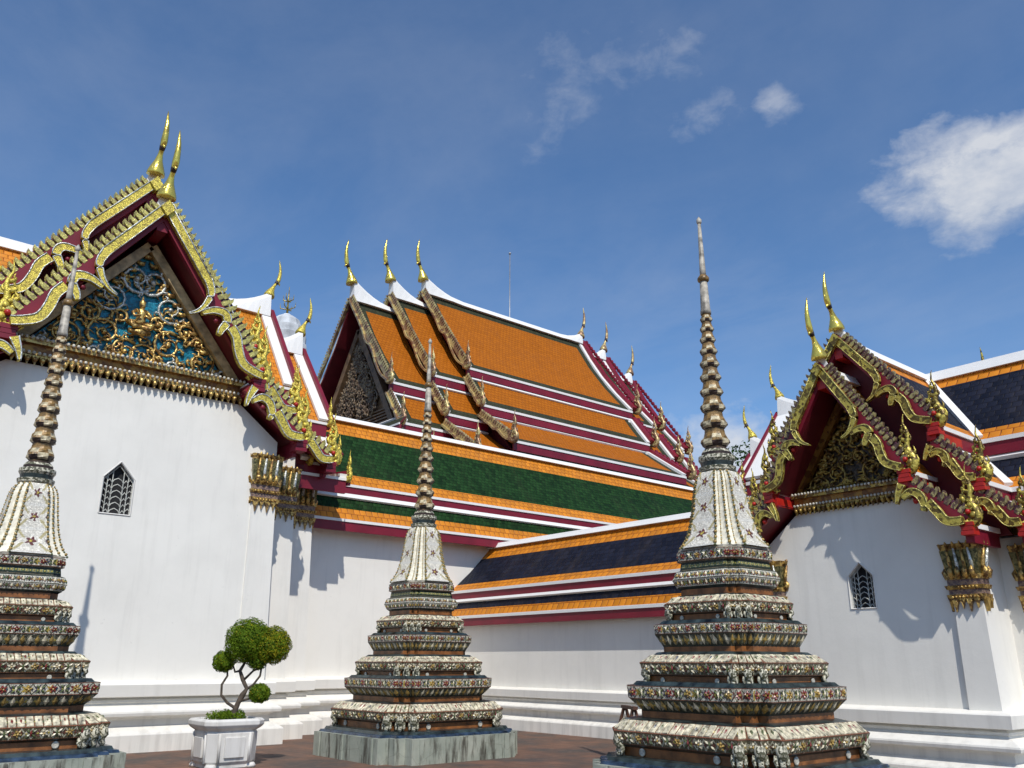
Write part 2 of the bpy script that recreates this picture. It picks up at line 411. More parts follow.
    def build(s, name, parent=None, merge=True, bevel=0., label=None):
        me = bpy.data.meshes.new(name)
        me.from_pydata(s.v, [], s.f)
        for m in s.mats: me.materials.append(MATS[m])
        uvl = me.uv_layers.new(name='UVMap')
        for i, pl in enumerate(me.polygons):
            pl.material_index = s.m[i]; pl.use_smooth = s.sm[i]
            if s.uv[i]:
                for k, li in enumerate(pl.loop_indices): uvl.data[li].uv = s.uv[i][k]
        bm = bmesh.new(); bm.from_mesh(me)
        if merge: bmesh.ops.remove_doubles(bm, verts=bm.verts, dist=1e-5)
        bmesh.ops.dissolve_degenerate(bm, edges=bm.edges, dist=1e-6)
        bmesh.ops.recalc_face_normals(bm, faces=bm.faces)
        ng = [f for f in bm.faces if len(f.verts) > 4]
        if ng: bmesh.ops.triangulate(bm, faces=ng)
        bm.to_mesh(me); bm.free(); me.update()
        o = bpy.data.objects.new(name, me); COL.objects.link(o)
        if parent: o.parent = parent
        if bevel:
            md = o.modifiers.new('bevel', 'BEVEL'); md.width = bevel; md.segments = 2; md.limit_method = 'ANGLE'
        if label: o['label'] = label
        return o

def lerp(a, b, t): return Vector(a)*(1-t)+Vector(b)*t

# ------------------------------------------------------------------ ground
def ground():
    g = MB(); g.face([(-900, -900, 0), (900, -900, 0), (900, 900, 0), (-900, 900, 0)], 'paving')
    tag(g.build('ground'), kind='structure')
ground()

# ------------------------------------------------------------------ roofs
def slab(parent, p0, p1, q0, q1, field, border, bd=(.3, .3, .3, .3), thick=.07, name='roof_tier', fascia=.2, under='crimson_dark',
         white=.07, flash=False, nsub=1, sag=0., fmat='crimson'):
    """p0-p1 upper edge, q0-q1 eave edge. bd = border widths (start, end, top, bottom) in metres"""
    p0, p1, q0, q1 = map(Vector, (p0, p1, q0, q1))
    n = (p1-p0).cross(q0-p0).normalized()
    if n.z < 0: n = -n
    LU = max((p1-p0).length, (q1-q0).length); LV = ((q0-p0).length+(q1-p1).length)/2
    ub = sorted(set([0, min(.49, bd[0]/LU), 1-min(.49, bd[1]/LU), 1]))
    vb = sorted(set([0, min(.49, bd[2]/LV), 1-min(.49, bd[3]/LV), 1]))
    vs = []
    for a, c in zip(vb, vb[1:]):
        k = max(1, int(4*(c-a)+.5)) if sag else 1
        vs += [a+(c-a)*i/k for i in range(k)]
    vs.append(1)
    def P(u, v):
        t = lerp(lerp(p0, p1, u), lerp(q0, q1, u), v)
        return t-n*sag*math.sin(PI*v)
    ax = (p1-p0).normalized()
    def UV(pt, v): return (((pt-p0).dot(ax)), (1-v)*LV)
    m = MB()
    for i in range(len(ub)-1):
        for j in range(len(vs)-1):
            u0, u1, v0, v1 = ub[i], ub[i+1], vs[j], vs[j+1]
            um, vm = (u0+u1)/2, (v0+v1)/2
            edge = (um*LU < bd[0]) or ((1-um)*LU < bd[1]) or (vm*LV < bd[2]) or ((1-vm)*LV < bd[3])
            pts = [P(u0, v0), P(u1, v0), P(u1, v1), P(u0, v1)]
            m.face(pts, border if edge else field, [UV(pts[0], v0), UV(pts[1], v0), UV(pts[2], v1), UV(pts[3], v1)])
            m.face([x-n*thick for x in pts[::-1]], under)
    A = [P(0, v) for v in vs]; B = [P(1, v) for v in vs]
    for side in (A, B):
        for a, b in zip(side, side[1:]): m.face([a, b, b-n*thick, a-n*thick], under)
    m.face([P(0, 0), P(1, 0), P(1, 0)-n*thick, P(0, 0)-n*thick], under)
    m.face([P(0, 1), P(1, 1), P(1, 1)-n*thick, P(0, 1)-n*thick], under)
    o = m.build(name, parent)
    d = (q0-p0); d.z = 0; out = d.normalized()
    if white:
        e = MB()
        a = q0-n*(thick*.3); b = q1-n*(thick*.3)
        e.hexa([a-Vector((0, 0, white*.8)), b-Vector((0, 0, white*.8)), b+out*.05-Vector((0, 0, white*.8)), a+out*.05-Vector((0, 0, white*.8)),
                a+Vector((0, 0, white*.35)), b+Vector((0, 0, white*.35)), b+out*.05+Vector((0, 0, white*.2)), a+out*.05+Vector((0, 0, white*.2))], 'trim_white')
        e.build('eave_edge', parent)
    if fascia:
        e = MB(); z = Vector((0, 0, 1)); a = q0-n*thick*.3-z*white*.8; b = q1-n*thick*.3-z*white*.8
        i = -out*.06
        e.hexa([a+i-z*fascia, b+i-z*fascia, b+out*.02-z*fascia, a+out*.02-z*fascia, a+i, b+i, b+out*.02, a+out*.02], fmat)
        e.build('fascia', parent)
    if flash:
        e = MB(); e.beam(p0+n*.03+out*.02, p1+n*.03+out*.02, .13*float(flash), .07, 'trim_white', n); e.build('flashing', parent)
    return o

def ridge(parent, pts, w=.16, h=.2, fill=None):
    """white ridge cap following pts; fill: z level to fill gusset down to"""
    m = MB(); pts = [Vector(p) for p in pts]
    d = (pts[-1]-pts[0]); d.z = 0; d.normalize(); s = Vector((-d.y, d.x, 0))
    rings = []
    for p in pts:
        lo = (fill if fill is not None else p.z-h)
        lo = min(lo, p.z-h)
        ww = w*.5
        rings.append([Vector((p.x, p.y, lo))-s*ww*1.7, Vector((p.x, p.y, p.z-h*.45))-s*ww*1.15, p-s*ww*.75, p+s*ww*.75, Vector((p.x, p.y, p.z-h*.45))+s*ww*1.15, Vector((p.x, p.y, lo))+s*ww*1.7])
    m.loft(rings, 'trim_white')
    return m.build('ridge_cap', parent)

# ---- gable decoration, all in a plane: O + e*h + z*Z, normal nrm
class Plane:
    def __init__(s, o, e, nrm): s.o = Vector(o); s.e = Vector(e); s.n = Vector(nrm)
    def __call__(s, h, z, d=0.): return s.o+s.e*h+Vector((0, 0, z))+s.n*d

def naga(pl, h, z, sc, parent, mat='gold_glass', th=.12, red=True, side=1, rmat='red_bright'):
    """upturned serpent-flame finial: tapering S-shaped neck with curled prongs on the up-slope side"""
    m = MB()
    def T(path, w0, w1=.006, seg=6):
        pts = smooth2(path, 3); n = len(pts)
        m.tube([pl(h+side*p[0]*sc, z+p[1]*sc, (.02*math.sin(3*i))*sc) for i, p in enumerate(pts)], [(w0+(w1-w0)*(i/(n-1))**1.5)*sc for i in range(n)], mat, seg)
    T([(-.22, .02), (-.04, -.10), (.14, -.08), (.22, .10), (.15, .30), (.08, .48), (.13, .68), (.12, .88), (.06, 1.05), (.10, 1.28)], .115)
    for (x, y, k) in ((.10, .02, 1.), (.13, .22, .95), (.07, .42, .85), (.10, .62, .7), (.10, .82, .5)):
        T([(x, y), (x-.13*k, y+.03), (x-.19*k, y+.14*k), (x-.13*k, y+.24*k), (x-.17*k, y+.40*k)], .07*k+.012)
    for (x, y, k) in ((.20, .05, .8), (.17, .28, .7), (.13, .62, .55)):
        T([(x, y), (x+.09*k, y+.02), (x+.13*k, y+.12*k), (x+.09*k, y+.26*k)], .05*k+.01)
    for (x, y, r) in ((.13, .08, .10), (.09, .32, .08)):
        m.blob(pl(h+side*x*sc, z+y*sc, .03*sc), r*sc, mat, 6)
    o = m.build('naga_finial', parent)
    if red:
        q = MB(); w = .15*sc
        for dy, ww in ((-.12, 1.), (-.22, .86), (-.32, .95)):
            a = pl(h-side*.02*sc-w*ww, z+(dy-.05)*sc, .14*sc); 
            P = [pl(h-side*.02*sc+sx*w*ww, z+(dy+sz*.045)*sc, d*sc) for sz in (-1, 1) for (sx, d) in ((-1, -.16), (1, -.16), (1, .16), (-1, .16))]
            q.hexa(P, rmat)
        q.build('lotus_bracket', parent)
        q = MB(); q.blob(pl(h+side*.04*sc, z+.16*sc, .10*sc), .065*sc, 'red_bright', 6); q.build('red_jewel', o)
    return o

def chofa(parent, base, out, sc, mat='gold_plain', horn=1., fat=1.15):
    """base point on ridge, out = horizontal unit vector pointing away from the roof"""
    base = Vector(base); out = Vector(out); m = MB()
    prof = [(-.02, -.08, .17), (0, .0, .165), (.03, .12, .125), (.08, .25, .075), (.14, .38, .048), (.20, .48, .045), (.26, .57, .060), (.29, .66, .066), (.315, .80, .058),
            (.33, .95, .050), (.325, 1.10, .040), (.30, 1.24, .028), (.275, 1.36, .016), (.26, 1.46, .004)]
    m.tube([base+out*x*sc*horn+Vector((0, 0, z*sc)) for x, z, r in prof], [r*sc*fat for x, z, r in prof], mat, 10)
    # beak
    m.tube([base+out*sc*horn*.24+Vector((0, 0, .56*sc)), base+out*sc*horn*.34+Vector((0, 0, .50*sc)), base+out*sc*horn*.36+Vector((0, 0, .44*sc))],
           [.05*sc, .03*sc, .004*sc], mat, 6)
    o = m.build('chofa', parent)
    c = MB(); c.tube([base+out*x*sc*horn+Vector((0, 0, z*sc)) for x, z in ((.19, .46), (.23, .53), (.26, .60))], [.058*sc, .068*sc, .068*sc], 'bud_dark', 10)
    c.build('collar', o)
    return o

def fins(pl, a, b, sc, mat, name='fin_crest', parent=None, step=.15, hgt=.22, back='crest_purple'):
    a = Vector((a[0], a[1])); b = Vector((b[0], b[1])); L = (b-a).length; t = (b-a)/L; w = Vector((t.y, -t.x))
    if w.y < 0: w = -w
    n = max(2, int(L/(step*sc))); m = MB(); st = L/n
    if back:
        q = [a, b, b+w*hgt*.72*sc, a+w*hgt*.72*sc]
        m.prism([pl(p.x, p.y, -.03*sc) for p in q], pl.n*.05*sc, back)
    for i in range(n):
        c = a+t*(st*(i+.5))
        out = [(-.28, 0), (.38, 0), (.42, .45), (.30, .80), (.02, 1.02), (-.20, 1.12), (-.14, .80), (-.30, .45)]
        pts = [c+t*(x*st*.95)+w*(y*hgt*sc) for x, y in out]
        m.prism([pl(p.x, p.y, -.055*sc) for p in pts], pl.n*.12*sc, mat)
    return m.build(name, parent)

def ribbon(pl, path, wid, d0, d1, m, mat, rail='silver_glass', rr=.02):
    """gold ribbon along 2d path with widths, between depths d0..d1"""
    P = [Vector(p) for p in path]; n = len(P); up = []; lo = []
    for i in range(n):
        t = (P[min(i+1, n-1)]-P[max(i-1, 0)]).normalized(); w = Vector((t.y, -t.x))
        if w.y < 0 or (abs(w.y) < .2 and i and (up[-1]-P[i-1]).dot(w) < 0): w = -w
        up.append(P[i]+w*wid[i]*.5); lo.append(P[i]-w*wid[i]*.5)
    for i in range(n-1):
        q = [up[i], up[i+1], lo[i+1], lo[i]]
        F = [pl(p.x, p.y, d1) for p in q]; B = [pl(p.x, p.y, d0) for p in q]
        m.face(F, mat); m.face(B[::-1], mat); m.face([F[0], F[1], B[1], B[0]], mat); m.face([F[3], F[2], B[2], B[3]], mat)
    for q in (0, -1):
        m.face([pl(up[q].x, up[q].y, d0), pl(up[q].x, up[q].y, d1), pl(lo[q].x, lo[q].y, d1), pl(lo[q].x, lo[q].y, d0)], mat)
    if rail:
        m.tube([pl(p.x, p.y, d1) for p in up], rr, rail, 5)
        m.tube([pl(p.x, p.y, d1) for p in lo], rr*.7, rail, 5)

def smooth2(pts, k=4):
    out = []; n = len(pts)
    for i in range(n-1):
        p0 = Vector(pts[max(i-1, 0)]); p1 = Vector(pts[i]); p2 = Vector(pts[i+1]); p3 = Vector(pts[min(i+2, n-1)])
        for j in range(k):
            t = j/k
            out.append(.5*((2*p1)+(-p0+p2)*t+(2*p0-5*p1+4*p2-p3)*t*t+(-p0+3*p1-3*p2+p3)*t**3))
    out.append(Vector(pts[-1])); return out

def barge(parent, pl, a, b, sc, first=True, gmat='gold_glass', fmat='fin_glass', board='crimson', nag=1., simple=False, finh=.2, side=1):
    """a,b: (h,z) ends of one slope of the gable"""
    A = Vector(a); B = Vector(b); L = (B-A).length; t = (B-A)/L; w = Vector((t.y, -t.x))
    if w.y < 0: w = -w
    m = MB()
    q = [A+w*.10*sc, B+w*.10*sc, B-w*.13*sc, A-w*.13*sc]
    if first: q[0] = Vector((0, A.y+.10*sc/max(.3, w.y))); q[3] = Vector((0, A.y-.13*sc/max(.3, w.y)))
    m.prism([pl(p.x, p.y, -.04*sc) for p in q], pl.n*.10*sc, board)
    bo = m.build('barge_board', parent)
    fins(pl, A+w*.08*sc, B+w*.08*sc-t*.1*sc, sc, fmat, 'fin_crest', bo, .22 if simple else .128, finh)
    def off(tt, o): p = A+t*(L*tt)+w*o*L; return (p.x, p.y)
    g = MB(); W = .145*sc; rail = None if simple else ('silver_glass' if gmat == 'gold_glass' else 'fin_glass')
    def rb(pts, ws, d=.08, sm=True):
        pa = smooth2(pts) if sm else pts; k = len(pa)
        wd = [W*(ws[0]+(ws[1]-ws[0])*(i/(k-1))) if len(ws) == 2 else W*(ws[0]+(ws[1]-ws[0])*math.sin(PI*i/(k-1))) for i in range(k)]
        ribbon(pl, pa, wd, d*sc, (d+.10)*sc, g, gmat, rail, rr=.013*sc)
    if simple:
        rb([off(0, -.005), off(.35, -.01), off(.5, -.03), off(.6, -.005), off(.75, -.03), off(.88, -.035), off(1, .0)], (.8, .8), .05)
    elif first:
        p0 = (0., A.y+.03*sc)
        rb([p0, off(.44, .006)], (1., 1.), .07, False)
        rb([off(.42, .005), off(.49, -.015), off(.535, -.07), off(.555, -.13), off(.55, -.185)], (1., .12), .10)
        rb([off(.572, -.115), off(.583, -.05), off(.62, -.004), off(.665, -.015), off(.69, -.065), off(.71, -.09)], (.45, .95, 0), .09)
        rb([off(.70, -.012), off(.76, -.012), off(.83, -.04), off(.90, -.052), off(.96, -.022), off(1.0, .01)], (1.1, .9), .10)
        g.blob(pl(*off(.635, -.06), .10*sc), .05*sc, 'crimson' if gmat == 'gold_glass' else 'red_bright', 6)
        # diamond block at the apex
        if A.x == 0 and (pl.e.x+pl.e.y) > 0:
            zz = A.y-.02*sc; g.prism([pl(0, zz-.15*sc, .06*sc), pl(.12*sc, zz, .06*sc), pl(0, zz+.16*sc, .06*sc), pl(-.12*sc, zz, .06*sc)], pl.n*.16*sc, gmat)
    else:
        rb([off(.06, .0), off(.10, -.16), off(.15, -.27)], (.9, .2))
        rb([off(.17, -.16), off(.22, -.03), off(.34, .0), off(.46, -.07), off(.50, -.16)], (.5, .95, 0))
        rb([off(.50, -.02), off(.64, -.06), off(.82, -.11), off(.94, -.05), off(1.0, .01)], (1.1, .9), .10)
        g.blob(pl(*off(.33, -.10), .10*sc), .06*sc, 'crimson' if gmat == 'gold_glass' else 'red_bright', 6)
    g.build('gilded_wave', bo)
    if nag: naga(pl, B.x+.04*sc*nag, B.y+.04*sc, .80*sc*nag, bo, gmat if not simple else fmat, red=not simple, rmat='red_bright' if gmat == 'gold_old' else 'crimson')
    return bo

# ---- mouldings swept around a plan polyline
BASE = [(.42, 0), (.42, .30), (.40, .33), (.22, .43), (.19, .44), (.19, .56), (.22, .60), (.36, .63), (.37, .68), (.36, .71), (.20, .80), (.12, .82), (.11, .85), (.14, .87), (.14, .91), (.10, .93), (.10, .95), (.25, .97), (.26, 1.18), (.24, 1.20), (0, 1.25), (-.05, 1.25)]
def sweep_plan(plan, prof, mat, name, parent, zs=1., os=1.):
    """plan: open polyline of (x,y), outward normal is to the right of travel direction; corners mitred"""
    P = [Vector(p) for p in plan]; n = len(P); N = []
    for i in range(n-1):
        d = (P[i+1]-P[i]).normalized(); N.append(Vector((d.y, -d.x)))
    m = MB(); rings = []
    for i in range(n):
        a = N[max(i-1, 0)]; b = N[min(i, n-2)]; s = a+b; s = s/(1+a.dot(b)) if (1+a.dot(b)) > .01 else a
        rings.append([(P[i].x+s.x*o*os, P[i].y+s.y*o*os, z*zs) for o, z in prof])
    m.loft(rings, mat, closed=False, caps=False)
    return m.build(name, parent)

def wall_with_window(parent, hw, zt, peak, v, win, bat=.02, zb=.9, depth=.35):
    """front wall in local plane y=v. peak: list of top outline (x,z) from left to right"""
    m = MB(); x0, x1, z0, z1, za = win; xm = (x0+x1)/2
    def B(x, z): return (x*(1+0*z), v+(z-zb)*bat, z)
    L = -hw-0.0; hb = hw+bat*(peak[0][1]-zb)
    def F(pts): m.face([B(*p) for p in pts], 'plaster')
    # bottom strip, left, right, top polygon
    F([(-hb, zb), (hb, zb), (hb-bat*(z0-zb), z0), (x1, z0), (x0, z0), (-hb+bat*(z0-zb), z0)])
    hl = hb-bat*(z0-zb); hm = hb-bat*(z1-zb)
    F([(-hl, z0), (x0, z0), (x0, z1), (-hm, z1)]); F([(x1, z0), (hl, z0), (hm, z1), (x1, z1)])
    top = [p for p in peak]
    half = [p for p in top if p[0] <= 1e-6]; halfr = [p for p in top if p[0] >= -1e-6]
    F([(-hm, z1), (x0, z1), (xm, za), (xm, top[len(top)//2][1])]+[p for p in top[:len(top)//2]][::-1])
    F([(xm, top[len(top)//2][1]), (xm, za), (x1, z1), (hm, z1)]+[p for p in top[len(top)//2+1:]][::-1])
    o = m.build('wall', parent)
    # reveal + lattice
    w = MB(); out = [(x0, z0), (x1, z0), (x1, z1), (xm, za), (x0, z1)]; dp = .14
    for a, b in zip(out, out[1:]+out[:1]):
        pa, pb = Vector(B(*a)), Vector(B(*b)); w.face([pa, pb, pb+Vector((0, dp, 0)), pa+Vector((0, dp, 0))], 'stone_white')
    w.face([Vector(B(*p))+Vector((0, dp, 0)) for p in out], 'black_void')
    for a, b in zip(out, out[1:]+out[:1]):
        pa, pb = Vector(B(*a)), Vector(B(*b)); w.tube([pa+Vector((0, -.004, 0)), pb+Vector((0, -.004, 0))], (x1-x0)*.028, 'stone_white', 4, False)
    wo = w.build('window', parent)
    g = MB(); ww = x1-x0; r = ww*.017
    def Q(x, z): return Vector(B(x, z))+Vector((0, dp*.45, 0))
    def topz(x): return z1+(za-z1)*(1-abs(x-xm)/(ww/2))
    for k in (-.5, -.34, -.18, .18, .34, .5):
        x = xm+k*ww*.97; g.tube([Q(x, z0), Q(x, topz(x)-.01)], r, 'lattice_grey', 4, False)
    for a, b in (((x0, z1), (xm, za)), ((xm, za), (x1, z1))):
        g.tube([Q(*a), Q(*b)], r*1.3, 'lattice_grey', 4, False)
        g.tube([Q(a[0], a[1]-.12*ww), Q(b[0], b[1]-.12*ww)], r, 'lattice_grey', 4, False)
    nz = 6; hgt = (z1-z0)/nz
    for i in range(nz):
        zc = z0+hgt*(i+.2)
        g.tube([Q(xm-.18*ww, zc), Q(xm-.12*ww, zc+hgt*.55), Q(xm, zc+hgt*.85), Q(xm+.12*ww, zc+hgt*.55), Q(xm+.18*ww, zc)], r, 'lattice_grey', 4)
        for s_ in (-1, 1):
            g.tube([Q(xm+s_*.18*ww, zc), Q(xm+s_*.26*ww, zc+hgt*.6), Q(xm+s_*.34*ww, zc+hgt*.1)], r, 'lattice_grey', 4)
            g.tube([Q(xm+s_*.34*ww, zc+hgt*.5), Q(xm+s_*.42*ww, zc+hgt*.95), Q(xm+s_*.5*ww, zc+hgt*.5)], r, 'lattice_grey', 4)
    g.build('lattice', wo)
    return o

def capital(parent, x, y, z0, z1, w, d):
    """front at y (facing -y), centred on x; wraps both sides"""
    H = z1-z0; m = MB()
    def bx(za, zb, e0, e1, mat):
        a0, a1 = w/2+e0, w/2+e1
        m.hexa([(x-a0, y-e0, za), (x+a0, y-e0, za), (x+a0, y+d, za), (x-a0, y+d, za), (x-a1, y-e1, zb), (x+a1, y-e1, zb), (x+a1, y+d, zb), (x-a1, y+d, zb)], mat)
    bx(z0+.14*H, z0+.22*H, .045, .06, 'capital_gold'); bx(z0+.22*H, z0+.30*H, .03, .03, 'capital_violet')
    bx(z0+.30*H, z0+.36*H, .05, .07, 'capital_gold'); bx(z0+.36*H, z0+.45*H, .035, .035, 'capital_violet')
    bx(z0+.45*H, z0+.52*H, .05, .05, 'capital_gold'); bx(z0+.52*H, z0+.90*H, .02, .07, 'capital_green')
    bx(z0+.90*H, z1, .06, .085, 'capital_gold')
    o = m.build('capital', parent)
    q = MB(); nf = 4
    for sidey in (0, 1, 2):
        for i in range(nf):
            t = (i+.5)/nf
            if sidey == 0: c = Vector((x-w/2+w*t, y, 0)); n = Vector((0, -1, 0)); e = Vector((1, 0, 0)); sp = w/nf
            else:
                if i > 1: continue
                sg = 1 if sidey == 1 else -1; t = (i+.5)/2
                c = Vector((x+sg*w/2, y+d*t, 0)); n = Vector((sg, 0, 0)); e = Vector((0, 1, 0)); sp = d/2
            # tall petal
            zz = z0+.50*H
            q.tube([c+n*.04+Vector((0, 0, zz)), c+n*.06+Vector((0, 0, zz+.2*H)), c+n*.11+Vector((0, 0, zz+.42*H))], [sp*.22, sp*.26, sp*.14], 'silver_glass' if i % 2 else 'capital_gold', 6)
            q.tube([c+n*.05+Vector((0, 0, zz-.02*H)), c+n*.09+Vector((0, 0, zz+.08*H)), c+n*.07+Vector((0, 0, zz+.16*H))], [sp*.42, sp*.36, sp*.05], 'capital_gold', 6)
            # curled top leaf
            q.tube([c+n*.08+Vector((0, 0, z1-.06*H)), c+n*.11+Vector((0, 0, z1)), c+n*.125+Vector((0, 0, z1+.03*H))], [sp*.3, sp*.22, sp*.05], 'capital_gold', 6)
            # pointed hanging leaf
            p = [c-e*sp*.5+Vector((0, 0, z0+.16*H)), c+e*sp*.5+Vector((0, 0, z0+.16*H)), c+e*sp*.18+Vector((0, 0, z0+.05*H)), c+Vector((0, 0, z0-.04*H)), c-e*sp*.18+Vector((0, 0, z0+.05*H))]
            if i % 2: p = [v_ if k in (0, 1) else v_+Vector((0, 0, .05*H)) for k, v_ in enumerate(p)]
            q.prism([v_+n*.012 for v_ in p], n*.05, 'capital_gold')
    for i in range(nf*2):
        t = (i+.5)/(nf*2)
        for zz in (.33, .18, .5): q.blob((x-w/2+w*t, y-.065, z0+zz*H), w/nf*.2, 'capital_gold', 6)
    q.build('petals', o)
    return o

def spiral(m, c, r, turns, sg, ph, wd, mat, f):
    """spiral vine in plane; f maps (x,z,depth)->point"""
    pts = []; n = int(10*turns)+4
    for i in range(n):
        t = i/(n-1); a = ph+sg*t*turns*2*PI; rr = r*(1-t)**.75+.02*r
        pts.append(f(c[0]+rr*math.cos(a), c[1]+rr*math.sin(a), .02+.05*math.sin(PI*t)))
    m.tube(pts, [wd*(1.05-.55*i/(n-1)) for i in range(n)], mat, 5)
    m.blob(f(c[0], c[1], .06), wd*1.6, mat, 6)
    for i in range(2, n-3, 3):
        p = pts[i]; q_ = pts[i+1]; d = (q_-p).normalized(); cen = f(c[0], c[1], .03); o_ = (p-cen)
        if o_.length < 1e-4: continue
        o_.normalize(); m.tube([p, p+o_*wd*2.0+d*wd*1.4, p+o_*wd*3.2+d*wd*.2], [wd*.9, wd*.75, wd*.1], mat, 4)

def pediment(parent, hw, zb, za, v, bg, carve, sc, figure=True, dense=1.):
    p = MB(); p.prism([(-hw, v, zb), (hw, v, zb), (0, v, za)], (0, .06, 0), bg); po = p.build('pediment', parent)
    f = lambda x, z, d: Vector((x, v-d*sc, z))
    H = za-zb; rnd = random.Random(3); g1 = MB(); g2 = MB()
    def inside(x, z, r): return z-r*.7 > zb and abs(x)+r*.75 < hw*(1-(z-zb)/H)
    sp = []
    tries = 0
    while tries < 5000 and len(sp) < 60*dense:
        tries += 1
        r = (.30, .26, .21, .16, .11)[min(4, tries//500)]*sc
        x = rnd.uniform(.12*sc, hw); z = rnd.uniform(zb, za)
        if not inside(x, z, r): continue
        if figure and abs(x) < .28*sc and zb+.3*H < z+r and z < zb+.60*H: continue
        if any((x-a)**2+(z-b)**2 < ((r+c)*.80)**2 for a, b, c in sp): continue
        sp.append((x, z, r))
    for i, (x, z, r) in enumerate(sp):
        for sg in (1, -1):
            gm = g1 if i % 3 else g2
            spiral(gm, (sg*x, z), r*.92, 1.5, sg*(1 if i % 2 else -1), (0 if sg > 0 else PI)+i, (.034 if i % 2 else .028)*sc, ('gold_leaf' if i % 3 else 'silver_glass') if carve == 'gold_leaf' else carve, f)
    # border leaves along the three edges
    n = int(hw*2/(.13*sc))
    for i in range(n):
        x = -hw+(i+.5)*2*hw/n; g1.tube([f(x, zb, .05), f(x, zb+.12*sc, .07), f(x+.02, zb+.22*sc, .03)], [.06*sc, .05*sc, .006*sc], carve, 5)
    n = int(H/(.15*sc))
    for i in range(n):
        t = (i+.5)/n
        for sg in (1, -1):
            x = sg*hw*(1-t)*.97; z = zb+H*t
            g1.tube([f(x, z, .04), f(x-sg*.10*sc, z-.02*sc, .06), f(x-sg*.15*sc, z+.06*sc, .03)], [.05*sc, .045*sc, .006*sc], carve, 5)
    # stray tendrils
    for k in range(int(150*dense)):
        x = rnd.uniform(.05, hw); z = rnd.uniform(zb, za)
        if not inside(x, z, .08*sc) or (figure and x < .3*sc and zb+.3*H < z < zb+.66*H): continue
        a = rnd.uniform(0, 2*PI)
        for sg in (1, -1):
            pts = [f(sg*(x+math.cos(a+j*.8)*.05*j*sc), z+math.sin(a+j*.8)*.05*j*sc, .03+.02*math.sin(j)) for j in range(4)]
            g1.tube(pts, [.035*sc, .03*sc, .02*sc, .005*sc], carve, 4)
    g1.build('carving', po)
    if g2.v: g2.build('carving', po, label='silver glass scrolls of the pediment')
    if figure:
        q = MB(); zc = zb+.34*H; s = sc*.30*H/1.15/sc if False else .34*sc*1.25
        def F(x, z, d): return f(x*s, zc+z*s, .06+d*.30)
        # seated deity relief: one joined surface
        q.tube([F(0, .0, .1), F(0, .18, .2), F(0, .42, .25), F(0, .62, .22), F(0, .74, .2)], [.24*s, .22*s, .15*s, .22*s, .07*s], 'gold_leaf', 8)
        q.tube([F(0, .72, .2), F(0, .82, .24), F(0, .93, .2), F(0, 1.0, .2), F(0, 1.12, .15), F(0, 1.34, .1)], [.07*s, .12*s, .12*s, .13*s, .06*s, .005*s], 'gold_leaf', 8)
        for sg in (1, -1):
            q.tube([F(sg*.18, .64, .2), F(sg*.36, .48, .3), F(sg*.30, .30, .5), F(sg*.08, .36, .6)], [.085*s, .07*s, .06*s, .05*s], 'gold_leaf', 6)
            q.tube([F(sg*.10, .05, .2), F(sg*.46, -.02, .5), F(sg*.30, -.16, .6), F(-sg*.1, -.12, .6)], [.15*s, .14*s, .10*s, .06*s], 'gold_leaf', 6)
        q.tube([F(-.42, -.30, .3), F(0, -.36, .5), F(.42, -.30, .3)], [.10*s, .16*s, .10*s], 'gold_leaf', 6)
        q.build('deity_figure', po, label='small gilded seated figure at the centre of the pediment')
    return po

def cornice(parent, hw, z0, z1, v, sc, gmat='gold_leaf', bmat='gold_brown'):
    H = z1-z0; m = MB()
    m.box((-hw, v-.08*sc, z0+.30*H), (hw, v+.1, z0+.44*H), gmat)
    m.box((-hw, v-.05*sc, z0+.44*H), (hw, v+.1, z0+.78*H), bmat)
    m.box((-hw-.02, v-.13*sc, z0+.78*H), (hw+.02, v+.1, z1), gmat)
    o = m.build('cornice', parent)
    n = int(2*hw/(.075*sc)); b = MB(); b2 = MB(); b3 = MB()
    for i in range(n):
        x = -hw+(i+.5)*2*hw/n
        b.blob((x, v-.12*sc, z0+.42*H), .030*sc, 'porcelain', 5); b3.blob((x, v-.16*sc, z0+.97*H), .030*sc, 'porcelain', 5)
    b.build('bead_row', o); b3.build('bead_row', o)
    n = int(2*hw/(.105*sc))
    for i in range(n):
        x = -hw+(i+.5)*2*hw/n; w = hw/n*.9
        b2.hexa([(x-w*.1, v-.10*sc, z0-.02), (x+w*.1, v-.10*sc, z0-.02), (x+w*.1, v-.05*sc, z0), (x-w*.1, v-.05*sc, z0),
                 (x-w, v-.10*sc, z0+.32*H), (x+w, v-.10*sc, z0+.32*H), (x+w, v+.02, z0+.32*H), (x-w, v+.02, z0+.32*H)], gmat)
        b2.blob((x, v-.11*sc, z0+.18*H), w*.8, gmat, 6, (1, .6, 1.2))
    b2.build('petal_fringe', o)
    return o

